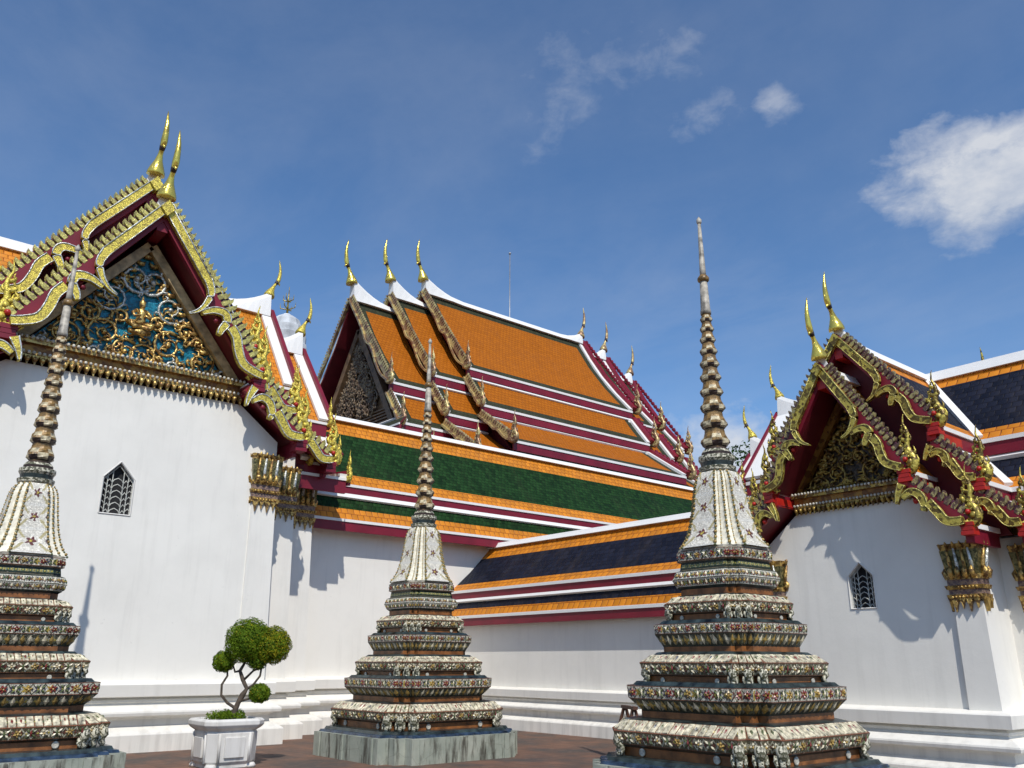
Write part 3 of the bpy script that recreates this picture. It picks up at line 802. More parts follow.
# ------------------------------------------------------------------ gatehouse (gabled pavilion)
def gatehouse(loc, rz, c, label):
    """local frame: x to the right seen from the court, y into the building, origin on the ground at front wall centre"""
    g = empty('gatehouse', loc, rz); tag(g, label, 'temple gatehouse')
    sc = c['sc']; (h1, h2, h3) = c['hw']; (v1, v2, v3) = c['v']; bat = .02
    # --- walls: stepped body
    G1, G2, T = c['G1'], c['G2'], c['T']
    zw = G1['B'][1][1]-.05
    top = [(-h1+.0, zw), (-c['chw'], c['cz'][0]+.02), (0, c['cz'][0]+.02), (c['chw'], c['cz'][0]+.02), (h1, zw)]
    wall_with_window(g, h1, zw, top, 0, c['win'], bat, c['zb']-.04)
    zb = c['zb']-.04; zt = zw
    for sg in (1, -1):
        m = MB(); b_ = bat*(zt-zb)
        m.face([(sg*(h1+b_), 0, zb), (sg*(h1+b_), v2+.1, zb), (sg*h1, v2+.1, zt), (sg*h1, b_, zt)], 'plaster')
        for (ha, hb_, va, vb) in ((h1, h2, v2, v3), (h2, h3, v3, c['vend'])):
            z2 = zt-.05
            m.face([(sg*(ha-.3), va, zb), (sg*(hb_+b_), va, zb), (sg*hb_, va+b_, z2), (sg*(ha-.3), va+b_, z2)], 'plaster')
            m.face([(sg*(hb_+b_), va, zb), (sg*(hb_+b_), vb+.1, zb), (sg*hb_, vb+.1, z2), (sg*hb_, va+b_, z2)], 'plaster')
        m.build('wall', g)
    # base moulding around plan
    plan = [(-h3, c['vend']), (-h3, v3), (-h2, v3), (-h2, v2), (-h1, v2), (-h1, 0), (h1, 0), (h1, v2), (h2, v2), (h2, v3), (h3, v3), (h3, c['vend'])]
    plan = [(x+math.copysign(.04, x), y-.02) for x, y in plan]
    sweep_plan(plan, BASE, 'plaster', 'base_moulding', g, c['bz'], c['bz'])
    # pilasters with capitals
    pw = c['pw']
    for (hh, vv) in ((h1, 0), (h2, v2), (h3, v3)):
        for sg in (1, -1):
            pm = MB(); zt_ = c['cap'][0]+.1; e = c['pe']
            xo = sg*(hh+.06); xi = sg*(hh-pw); bb = bat*(zt_-zb)
            pts = [(xi, vv-e, zb), (xo+sg*bb, vv-e, zb), (xo+sg*bb, vv+pw*.8, zb), (xi, vv+pw*.8, zb), (xi, vv-e+bb, zt_), (xo, vv-e+bb, zt_), (xo, vv+pw*.8, zt_), (xi, vv+pw*.8, zt_)]
            pm.hexa(pts, 'plaster'); po = pm.build('pilaster', g)
            capital(po, (xo+xi)/2, vv-e+bb, c['cap'][0], c['cap'][1], abs(xo-xi), pw*.7)
    # --- cornice and pediment
    cz = c['cz']; cornice(g, c['chw'], cz[0], cz[1], 0+bat*(cz[0]-zb), sc, c.get('cg', 'gold_leaf'))
    pv = c['pv']
    pediment(g, c['phw'], cz[1]-.05, c['pz'], pv, c['pbg'], c['carve'], sc, c['fig'], c['dense'])
    # inner raking boards either side of the carving
    rb = MB()
    for sg in (1, -1):
        a = Vector((sg*.02, pv-.10, c['pz']+.10*sc)); b = Vector((sg*(c['phw']+.12*sc), pv-.10, cz[1]-.02)); d = (b-a).normalized(); u = Vector((0, -1, 0))
        rb.beam(a, b, .16*sc, .14*sc, c['rake'], u)
    rb.build('raking_board', g)
    fld, brd = c['tiles']
    # --- G roofs
    for gi, G in enumerate((G1, G2)):
        vf = G['v']; tiers = [G['A'], G['B']]+([G['C']] if 'C' in G else [])
        pl = {s_: Plane((0, vf, 0), (s_, 0, 0), (0, -1, 0)) for s_ in (1, -1)}
        for s_ in (1, -1):
            for ti, (a, b) in enumerate(tiers):
                if gi == 0: vt = vb = G2['v']+.32
                else:
                    vt = c['vT']-T['d'][ti][0]; vb = c['vT']-T['d'][ti][1]
                bd = c['bd']
                slab(g, (s_*a[0], vf+.05, a[1]), (s_*a[0], vt, a[1]), (s_*b[0], vf+.05, b[1]), (s_*b[0], vb, b[1]), fld, brd,
                     (bd*.7, .0, bd if ti == 0 else 0.0, bd*.8), flash=ti > 0, fascia=.26*sc, sag=.05*sc if ti == 0 else 0)
                barge(g, pl[s_], a, b, sc*(1. if gi == 0 else 1.), ti == 0, c['gm'], c['fm'], nag=1. if ti == 0 else .95, finh=.175)
        # crimson filler behind the barge boards of the rear gable
        if gi == 1:
            fm = MB(); A0, A1 = G['A']; B0, B1 = G['B']; C0, C1 = G['C']
            pts = [(0, A0[1]-.05), (A1[0]-.05, A1[1]-.1), (B0[0], B0[1]-.08), (B1[0]-.05, B1[1]-.1), (C0[0], C0[1]-.08), (C1[0]-.3, C1[1]-.1)]
            full = [(x, z) for x, z in pts]+[(-x, z) for x, z in pts[:0:-1]]
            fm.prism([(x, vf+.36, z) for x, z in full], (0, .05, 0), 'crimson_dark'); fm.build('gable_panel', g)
        # ridge & chofa
        zr = G['A'][0][1]; back = (G2['v']+.3) if gi == 0 else c['vT']
        rp = []
        for t in (0, .08, .16, .26, .4, .6, .8, 1.): rp.append((0, vf+.02+(back-vf)*t, zr+.10*sc+.20*sc*max(0, 1-t/.3)**2))
        ridge(g, rp, .20*sc, .2*sc, zr-.08)
        chofa(g, (0, vf-.02, zr+.32*sc), (0, -1, 0), c['ch'], c.get('chm', 'gold_plain'))
        # red purlin ends
        for t in (.0, .97):
            for s_ in ((1, -1) if t else (1,)):
                a, b = G['A']; p = lerp(Vector((a[0], 0, a[1]-.32*sc)), Vector((b[0], 0, b[1]-.32*sc)), t)
                pe = MB(); pe.box((s_*p.x-.09*sc, vf-.05, p.z-.09*sc), (s_*p.x+.09*sc, vf+1.1*sc, p.z+.09*sc), c['rm']); pe.build('purlin', g)
    # --- transverse roof T : ridge along x at y=vT, front and back slope
    zT = T['z']; vT = c['vT']; L1, L2 = T['L']
    for sg in (1, -1):
        for fb in (-1, 1):
            for ti, ((d0, d1), (za, zb_)) in enumerate(zip(T['d'], T['zz'])):
                tier = (G2['A'], G2['B'], G2['C'])[ti]
                x0t, x0b = (tier[0][0], tier[1][0])
                if ti == 0: x0t = 0
                if fb > 0: x0t = x0b = 0
                slab(g, (sg*x0t, vT+fb*d0, za), (sg*L1, vT+fb*d0, za), (sg*x0b, vT+fb*d1, zb_), (sg*L1, vT+fb*d1, zb_), T.get('field', fld), brd,
                     (.0, .0, c['bd'] if ti == 0 else 0., c['bd']*.8), flash=ti > 0, fascia=.26*sc)
                if ti < 3:
                    dz = T['dz']; slab(g, (sg*(L1-.2), vT+fb*d0, za-dz), (sg*L2, vT+fb*d0, za-dz), (sg*(L1-.2), vT+fb*d1, zb_-dz*(.8 if ti < 2 else .3)), (sg*L2, vT+fb*d1, zb_-dz*(.8 if ti < 2 else .3)), T.get('field', fld), brd,
                     (.0, .0, c['bd'] if ti == 0 else 0., c['bd']*.8), flash=ti > 0, fascia=.26*sc)
        # white verge and crimson board at the two ends
        for (L, dz) in ((L1, 0), (L2, T['dz'])):
            for fb in (-1, 1):
                (d0, d1), (za, zb_) = T['d'][0], T['zz'][0]
                e = MB(); a = Vector((sg*(L-c['vw']*.5*sc+.08), vT, za-dz+.04)); b = Vector((sg*(L-c['vw']*.5*sc+.08), vT+fb*d1, zb_-dz*.8+.04))
                n = Vector((0, (zb_-za)*fb, -d1)).normalized(); n = -n if n.z < 0 else n
                e.beam(a+n*.03, b+n*.03, c['vw']*sc, .07, 'trim_white', n); e.build('verge', g)
                e = MB(); a.x = b.x = sg*(L+.06*sc); e.beam(a-n*.02, b-n*.02+(b-a).normalized()*.1, .09*sc, .30*sc, 'crimson', n); e.build('barge_board', g)
            # lower tiers' verges
            for ti in (1, 2):
                (d0, d1), (za, zb_) = T['d'][ti], T['zz'][ti]; k = .8 if ti < 2 else .3
                e = MB(); e.beam((sg*(L-.05), vT-d0, za-dz+.05), (sg*(L-.05), vT-d1, zb_-dz*k+.05), .2*sc, .1, 'trim_white'); e.build('verge', g)
                e = MB(); e.beam((sg*(L+.08), vT-d0, za-dz), (sg*(L+.08), vT-d1-.05, zb_-dz*k), .07*sc, .3*sc, 'crimson'); e.build('barge_board', g)
            fm = MB(); fm.prism([(sg*(L-.35), vT, zT-dz-.1), (sg*(L-.35), vT-T['d'][0][1], T['zz'][0][1]-dz*.8-.1), (sg*(L-.35), vT+T['d'][0][1], T['zz'][0][1]-dz*.8-.1)], (-sg*.05, 0, 0), 'crimson_dark')
            fm.build('gable_panel', g)
            zz = zT-dz; rp = []
            st = 0 if L == L1 else L1-.2
            for t in (0, .5, .65, .72, .78, .84, .89, .93, .97, 1.): rp.append((sg*(st+(L-st)*t), vT, zz+.10*sc+.46*sc*max(0, (t-.68)/.32)**1.9))
            if L == L2: rp = [(sg*(st+(L-st)*t), vT, zz+.10*sc+.48*sc*t**2) for t in (0, .2, .4, .55, .7, .85, 1.)]
            ridge(g, rp, .22*sc, .24*sc, zz-.12)
            chofa(g, (sg*L, vT, rp[-1][2]-.04*sc), (sg, 0, 0), c['ch']*.78, 'gold_glass')
            # nagas at the tier ends
            npl = Plane((sg*(L+.05), vT, 0), (0, -1, 0), (sg, 0, 0))
            for ti in (0, 1, 2):
                if ti == 1 and L == L1: continue
                (d0, d1), (za, zb_) = T['d'][ti], T['zz'][ti]; k = .8 if ti < 2 else .3
                naga(npl, d1+.02, zb_-dz*k+.0, .46*sc, g, c['gm'], red=False)
    # white valley strips
    vm = MB()
    for sg in (1, -1):
        for ti, tier in enumerate((G2['A'], G2['B'])):
            (d0, d1), (za, zb_) = T['d'][ti], T['zz'][ti]
            x0 = 0 if ti == 0 else tier[0][0]
            vm.beam((sg*x0, vT-d0, max(za, tier[0][1])+.05), (sg*tier[1][0], vT-d1, max(zb_, tier[1][1])+.05), .17*sc, .10*sc, 'trim_white')
    vm.build('valley_strip', g)
    if c.get('rear'):
        # rear arm of the roof with its own upturned ridge end
        zr = G2['A'][0][1]; vr = 6.5
        for s_ in (1, -1):
            a, b = G2['A']; slab(g, (0, c['vT'], a[1]), (0, vr, a[1]), (s_*b[0], c['vT']+T['d'][0][1], b[1]), (s_*b[0], vr, b[1]), fld, brd, (0, .3, .3, .3), fascia=.2)
        ridge(g, [(0, c['vT'], zr+.06), (0, 5.2, zr+.08), (0, 5.8, zr+.22), (0, 6.2, zr+.45), (0, 6.5, zr+.75)], .18, .2, zr-.08)
        chofa(g, (0, 6.5, zr+.70), (0, 1, 0), .52, 'gold_old')
    return g

REAR = (-.35, 6.0, 7.2)
LP = dict(sc=1.25, hw=(3.30, 4.20, 5.15), v=(0, .9, 1.8), vend=2.9, zb=1.25, bz=1., cap=(4.80, 6.05), pw=.50, chw=2.35, cz=(7.10, 7.62), pv=.42, pz=10.25, phw=2.12,
          win=(-.30, .30, 4.38, 5.11, 5.45), pbg='teal_glass', carve='gold_leaf', rake='wood_tan', fig=True, dense=1.2, tiles=('tile_green', 'tile_orange'), bd=.62,
          G1=dict(v=-.32, A=((.0, 11.0), (2.46, 7.66)), B=((2.30, 7.45), (3.60, 6.45))),
          G2=dict(v=.85, A=((.0, 12.15), (2.72, 8.62)), B=((2.58, 8.32), (3.90, 7.40)), C=((3.78, 7.12), (5.0, 6.35))),
          T=dict(z=11.35, d=((0, 2.1), (2.0, 2.75), (2.65, 3.35)), zz=((11.35, 8.55), (8.30, 7.4), (7.1, 6.35)), dz=.95, L=(4.6, 5.7), field='tile_orange'),
          vT=4.5, ch=1.05, gm='gold_glass', fm='fin_glass', rm='crimson', pe=.03, vw=.27)
RP = dict(sc=.80, hw=(1.74, 2.36, 3.0), v=(0, .9, 1.7), vend=2.3, zb=1.0, bz=.8, cap=(2.34, 3.26), pw=.34, chw=1.02, cz=(4.0, 4.34), pv=.30, pz=5.75, phw=.98,
          win=(-.21, .21, 2.42, 2.92, 3.13), fr=1, pbg='teal_dark', carve='gold_brown_leaf', rake='gold_brown', fig=False, dense=1.0, tiles=('tile_navy', 'tile_orange'), bd=.40, cg='gold_brown_leaf',
          G1=dict(v=-.42, A=((.0, 6.25), (1.15, 4.38)), B=((1.08, 4.18), (1.92, 3.50))),
          G2=dict(v=.28, A=((.0, 6.95), (1.38, 5.18)), B=((1.30, 4.85), (1.90, 4.22)), C=((1.82, 3.98), (2.40, 3.50))),
          T=dict(z=6.95, d=((0, 1.55), (1.45, 2.1), (2.0, 2.6)), zz=((6.9, 5.18), (4.85, 4.22), (3.98, 3.50)), dz=.8, L=(3.25, 4.05)),
          vT=3.5, ch=.70, gm='gold_old', fm='fin_dark', rm='red_bright', pe=.06, vw=.70, rear=REAR)
gatehouse((4.78, 17.9, 0), 0, LP, 'tall white gatehouse on the left with blue and gold carved pediment and small pointed window')
gatehouse((13.0, 6.93, 0), -PI/2, RP, 'smaller white gatehouse on the right with dark gilded pediment and navy tiled roofs')

# ------------------------------------------------------------------ cloister galleries
def gallery(name, loc, rz, L, c, label):
    """local x along gallery, front facing -y, wall plane y=0"""
    g = empty(name, loc, rz); tag(g, label, 'temple gallery', 'tiled galleries around the court')
    m = MB(); m.box((0, 0, c['zb']-.1), (L, .3, c['zt']), 'plaster'); m.build('wall', g)
    sweep_plan([(0, 0), (L, 0)], BASE, 'plaster', 'base_moulding', g, c['bz'], c['bz'])
    fld, brd = c['tiles']
    (a, b), (a2, b2) = c['up'], c['low']
    for fb in (-1, 1):
        y = (lambda t: t if fb < 0 else 2*c['yr']-t)
        slab(g, (0, y(a[0]), a[1]), (L, y(a[0]), a[1]), (0, y(b[0]), b[1]), (L, y(b[0]), b[1]), fld, brd, (0, 0, c['bd'][0], c['bd'][1]), fascia=c['f1'], sag=.05)
        slab(g, (0, y(a2[0]), a2[1]), (L, y(a2[0]), a2[1]), (0, y(b2[0]), b2[1]), (L, y(b2[0]), b2[1]), fld, brd, (0, 0, 0, c['bd'][2]), fascia=c['f2'], flash=c.get('ft', 1.))
    ridge(g, [(0, c['yr'], a[1]+.10), (L, c['yr'], a[1]+.10)], .22, .15)
    # boarded soffit
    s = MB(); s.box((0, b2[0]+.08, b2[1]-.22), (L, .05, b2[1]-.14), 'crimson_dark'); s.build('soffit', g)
    w = MB(); w.box((0, 2*c['yr']-.3, 0), (L, 2*c['yr'], c['zt']), 'plaster'); w.build('wall', g)
    return g
gallery('gallery', (-8, 20.62, 0), 0, 50, dict(zb=1.2, zt=5.15, bz=1., tiles=('tile_green', 'tile_orange'), yr=1.75,
        up=((1.75, 8.58), (-.10, 6.25)), low=((-.08, 5.90), (-.46, 5.22)), bd=(.66, .44, .36), f1=.25, f2=.24),
        'long white gallery with green and orange tiled roof behind the left stupas')
gallery('gallery', (15.05, 20.62, 0), -PI/2, 17.5, dict(zb=.95, zt=2.75, bz=.8, tiles=('tile_navy', 'tile_orange'), yr=1.45,
        up=((1.45, 4.96), (-.06, 3.56)), low=((-.04, 3.25), (-.27, 2.83)), bd=(.52, .32, .24), f1=.22, f2=.2, ft=.6),
        'low white gallery with navy and orange tiled roof between the middle and right stupas')

# ------------------------------------------------------------------ great hall behind
def hall():
    g = empty('temple_hall', (26.5, 32, 0)); tag(g, 'great hall far behind with three stacked orange roofs edged in dark green', 'temple hall')
    ox = 26.5
    tiers = [((0, 18.85), (3.7, 14.0)), ((3.62, 13.5), (4.75, 12.05)), ((4.68, 11.55), (6.9, 10.05))]
    # (x0, x1, dz)
    blocks = [(21.2, 31.95, 0), (19.35, 21.6, -.75), (17.3, 19.7, -1.5), (31.6, 33.8, -.55), (33.4, 36.0, -1.5)]
    for bi, (x0, x1, dz) in enumerate(blocks):
        for sg in (-1, 1):
            for ti, (a, b) in enumerate(tiers):
                z0, z1 = a[1]+dz, b[1]+dz
                q0 = (x0-ox, sg*a[0], z0); q1 = (x1-ox, sg*a[0], z0)
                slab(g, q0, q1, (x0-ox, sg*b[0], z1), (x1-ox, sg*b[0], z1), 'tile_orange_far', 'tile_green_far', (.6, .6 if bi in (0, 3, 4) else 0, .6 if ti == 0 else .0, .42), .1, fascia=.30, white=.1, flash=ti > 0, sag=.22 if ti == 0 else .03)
                # verge
                for xe, dr in ((x0, -1), (x1, 1)):
                    if (dr < 0 and bi in (3, 4)) or (dr > 0 and bi in (1, 2)): continue
                    n = Vector((0, -(b[1]-a[1]), sg*(b[0]-a[0]))).normalized(); n = n if n.z > 0 else -n
                    e = MB(); A = Vector((xe-ox-dr*.12, sg*a[0], z0+.05)); B = Vector((xe-ox-dr*.12, sg*b[0], z1+.05))
                    k = 4 if ti == 0 else 1; pts = [lerp(A, B, i/k)-n*.22*(ti == 0)*math.sin(PI*i/k) for i in range(k+1)]
                    for pa, pb in zip(pts, pts[1:]): e.beam(pa, pb, .22, .12, 'trim_white', n)
                    e.build('verge', g)
                    if dr > 0:
                        e = MB()
                        for pa, pb in zip(pts, pts[1:]): e.beam(pa+Vector((.24, 0, .05)), pb+Vector((.24, 0, .05)), .3, .3, 'crimson', n)
                        bo = e.build('barge_board', g)
                        pl = Plane((xe-ox+.35, 0, 0), (0, sg, 0), (1, 0, 0))
                        fins(pl, (a[0], z0+.16), (b[0], z1+.16), 1.3, 'crimson', 'fin_crest', bo, .22, .11, None)
                        naga(pl, b[0], z1+.1, 1.1, bo, 'gold_far', red=False)
                    else:
                        pl = Plane((xe-ox-.05, 0, 0), (0, sg, 0), (-1, 0, 0))
                        barge(g, pl, (a[0], z0), (b[0], z1), .72, False if ti else True, 'gold_far', 'gold_far', board='gold_far', simple=True, nag=1.6, finh=.30)
        # gable panels
        zz = 18.85+dz
        for xe, dr in ((x0, 1), (x1, -1)):
            if (dr > 0 and bi in (3, 4)) or (dr < 0 and bi in (1, 2)): continue
            p = MB(); off = 1.0 if bi == 2 else .7
            pts = [(0, zz-.5), (-3.4, 13.75+dz), (-4.2, 11.9+dz), (-6.0, 9.9+dz), (6.0, 9.9+dz), (4.2, 11.9+dz), (3.4, 13.75+dz)]
            p.prism([(xe-ox+dr*off, y, z) for y, z in pts], (dr*.1, 0, 0), 'crimson_dark'); p.build('gable_panel', g)
        st = x0 if dz == 0 or bi in (1, 2) else x0
        if bi == 0: xs = [(t, .75*max(0, 1-t/.22)**2+.45*max(0, (t-.85)/.15)**2) for t in (0, .03, .07, .11, .15, .22, .5, .8, .85, .9, .95, 1)]
        elif bi in (1, 2): xs = [(t, .9*max(0, 1-t/.95)**2) for t in (0, .15, .3, .45, .6, .8, 1)]
        else: xs = [(t, .6*max(0, (t-.5)/.5)**2) for t in (0, .5, .62, .75, .87, 1)]
        ridge(g, [(x0-ox+(x1-x0)*t, 0, zz+.12+u) for t, u in xs], .3, .26, zz-.1)
        if bi in (0, 1, 2): chofa(g, (x0-ox-.05, 0, zz+.12+xs[0][1]-.15), (-1, 0, 0), 1.42, 'gold_plain', .8)
        if bi in (0, 3, 4): chofa(g, (x1-ox+.05, 0, zz+.12+xs[-1][1]-.1), (1, 0, 0), 1.25, 'gold_far', .8)
    # carved brown pediment of the front gable
    p = MB(); p.prism([(18.0-ox, -3.1, 11.0), (18.0-ox, 3.1, 11.0), (18.0-ox, 0, 15.7)], (.1, 0, 0), 'brown_panel'); po = p.build('pediment', g)
    cv = MB(); rnd = random.Random(5)
    f = lambda y, z, d: Vector((18.0-ox-.02-d*2, y, z))
    for i in range(60):
        z = rnd.uniform(11.9, 15.2); hw = 2.9*(15.6-z)/4.8; y = rnd.uniform(0.1, max(.12, hw-.35))
        for sg in (1, -1): spiral(cv, (sg*y, z), rnd.uniform(.22, .36), 1.3, sg, i, .055, 'carving_dark', f)
    for k in range(6): cv.box((17.9-ox, -2.9+k*.09, 11.02+k*.14), (18.0-ox, 2.9-k*.09, 11.08+k*.14), 'brown_panel')
    cv.build('carving', po)
    # raking boards
    e = MB()
    for sg in (1, -1): e.beam((17.9-ox, 0, 15.95), (17.9-ox, sg*3.2, 11.0), .3, .3, 'brown_panel', Vector((1, 0, 0)))
    e.build('raking_board', g)
    # skirt roof under the front gable
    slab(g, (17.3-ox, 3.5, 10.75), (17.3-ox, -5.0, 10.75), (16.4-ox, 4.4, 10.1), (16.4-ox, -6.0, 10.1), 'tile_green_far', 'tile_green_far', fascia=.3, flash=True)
    # body walls
    w = MB(); w.box((18.6-ox, -5.6, 0), (34.6-ox, 5.6, 9.9), 'plaster'); w.build('wall', g)
hall()

# ------------------------------------------------------------------ stupas
def plan_ring(a, z, rho=.27):
    r = a*rho; q = [(a, a-r), (a-r/2, a-r), (a-r/2, a-r/2), (a-r, a-r/2), (a-r, a)]
    out = []
    for k in range(4):
        for (x, y) in q:
            for _ in range(k): x, y = -y, x
            out.append((x, y, z))
    return out
K = 1.24
# (z, lateral, material of the segment ABOVE this level)
PROF = [(0, 1.87, 'plinth_stone'), (.40, 1.87, 'plinth_stone'), (.40, 1.78, 'glaze_blue'), (.44, 1.76, 'glaze_blue'), (.445, 1.69, 'glaze_dark'), (.49, 1.66, 'glaze_dark'),
        (.50, 1.45, 'terracotta'), (.60, 1.45, 'glaze_dark'), (.635, 1.54, 'mosaic_face'), (.79, 1.60, 'mosaic_slope'), (.915, 1.40, 'glaze_dark'), (.935, 1.30, 'glaze_dark'),
        (.945, 1.20, 'terracotta'), (1.02, 1.20, 'mosaic_under'), (1.17, 1.37, 'mosaic_band'), (1.325, 1.385, 'glaze_dark'), (1.335, 1.30, 'glaze_dark'), (1.375, 1.25, 'glaze_dark'),
        (1.38, 1.09, 'terracotta'), (1.44, 1.09, 'glaze_dark'), (1.455, 1.15, 'mosaic_face'), (1.605, 1.205, 'mosaic_slope'), (1.70, 1.02, 'glaze_dark'), (1.735, .96, 'glaze_dark'),
        (1.74, .87, 'terracotta'), (1.80, .87, 'mosaic_under'), (1.96, .98, 'mosaic_band'), (2.08, .99, 'glaze_dark'), (2.09, .93, 'glaze_dark'), (2.13, .88, 'glaze_dark'),
        (2.135, .74, 'terracotta'), (2.20, .74, 'glaze_dark'), (2.215, .80, 'mosaic_face'), (2.345, .845, 'mosaic_slope'), (2.43, .70, 'glaze_dark'), (2.45, .64, 'glaze_dark'),
        (2.455, .60, 'terracotta'), (2.53, .60, 'glaze_dark'), (2.56, .65, 'mosaic_white'), (2.66, .71, 'mosaic_white'), (2.76, .665, 'glaze_dark'), (2.78, .60, 'mosaic_green'),
        (2.89, .58, 'mosaic_band'), (2.90, .63, 'mosaic_band'), (3.03, .63, 'mosaic_white'), (3.045, .60, 'spire_white'), (3.07, .60, 'spire_white')]
def relief(m, z0, a0, z1, a1, kind, rnd):
    A = plan_ring(a0, z0); B = plan_ring(a1, z1); n = len(A)
    for j in range(n):
        k = (j+1) % n; p0, p1, q0, q1 = Vector(A[j]), Vector(A[k]), Vector(B[j]), Vector(B[k])
        e = ((p1-p0)+(q1-q0)); W = e.length/2; e.normalize(); up = ((q0+q1)-(p0+p1)); H = up.length/2; up.normalize()
        nr = e.cross(up).normalized(); c0 = (p0+p1+q0+q1)/4
        if nr.dot(Vector((c0.x, c0.y, 0))) < 0 and abs(nr.z) < .9: nr = -nr
        cw = H*{'mosaic_slope': .50, 'mosaic_under': .50, 'mosaic_white': .62}.get(kind, .92); cnt = max(1, int(round(W/cw))); cw = W/cnt
        def P(x, y, d=0.): return c0+e*x+up*y+nr*d
        def leafp(x, y, ang, L, wd, h, mt):
            c, s_ = math.cos(ang), math.sin(ang)
            t = P(x+c*L, y+s_*L, .002); b = P(x, y, .002); mid = (x+c*L*.55, y+s_*L*.55)
            l = P(mid[0]-s_*wd, mid[1]+c*wd, .002); r = P(mid[0]+s_*wd, mid[1]-c*wd, .002); top = P(mid[0], mid[1], h)
            for u, v in ((b, r), (r, t), (t, l), (l, b)): m.face([u, v, top], mt)
        for i in range(cnt):
            x = -W/2+(i+.5)*cw
            if kind == 'mosaic_slope':
                w2 = cw*.37; h2 = H*.43; d = .012*rnd.uniform(.5, 1.3)
                q = [P(x-w2, -h2, d), P(x+w2, -h2, d), P(x+w2, h2, d), P(x-w2, h2, d)]; g = [P(x-w2*1.15, -h2*1.05), P(x+w2*1.15, -h2*1.05), P(x+w2*1.15, h2*1.05), P(x-w2*1.15, h2*1.05)]
                m.face(q, 'tile_ivory')
                for u in range(4): m.face([g[u], g[(u+1) % 4], q[(u+1) % 4], q[u]], 'tile_ivory')
                if i % 3 != 1: leafp(x, -h2*.6, PI/2, H*.6, cw*.20, .026, ('bead_green', 'bead_maroon', 'bead_navy')[i // 2 % 3])
            elif kind == 'mosaic_under':
                leafp(x, H*.42, -PI/2, H*.80, cw*.36, .02, 'bead_cream' if i % 2 else 'bead_gold')
            elif kind == 'mosaic_white':
                leafp(x, H*.38, -PI/2, H*.72, cw*.30, .02, 'bead_cream' if i % 2 else ('bead_green' if i % 4 else 'bead_gold'))
                leafp(x, -H*.36, PI/2, H*.3, cw*.16, .02, 'bead_maroon' if i % 2 else 'bead_navy')
            else:
                fc = ('bead_maroon', 'bead_cream', 'bead_gold', 'bead_cream')[i % 4] if kind == 'mosaic_band' else ('bead_cream', 'bead_green', 'bead_gold', 'bead_maroon')[i % 4]
                a0_ = rnd.uniform(0, 1)
                if i % 2 == 0:
                    for g in range(5): leafp(x, 0, a0_+g*2*PI/5, H*.36, H*.11, .022, fc)
                    m.blob(P(x, 0, .014), H*.09, 'bead_gold', 5)
                else:
                    for g in (.7, PI-.7, PI+.7, -.7): leafp(x, 0, g, H*.50, H*.10, .018, 'bead_green' if fc != 'bead_green' else 'bead_cream')
                    leafp(x, -H*.32, PI/2, H*.64, H*.12, .024, fc)
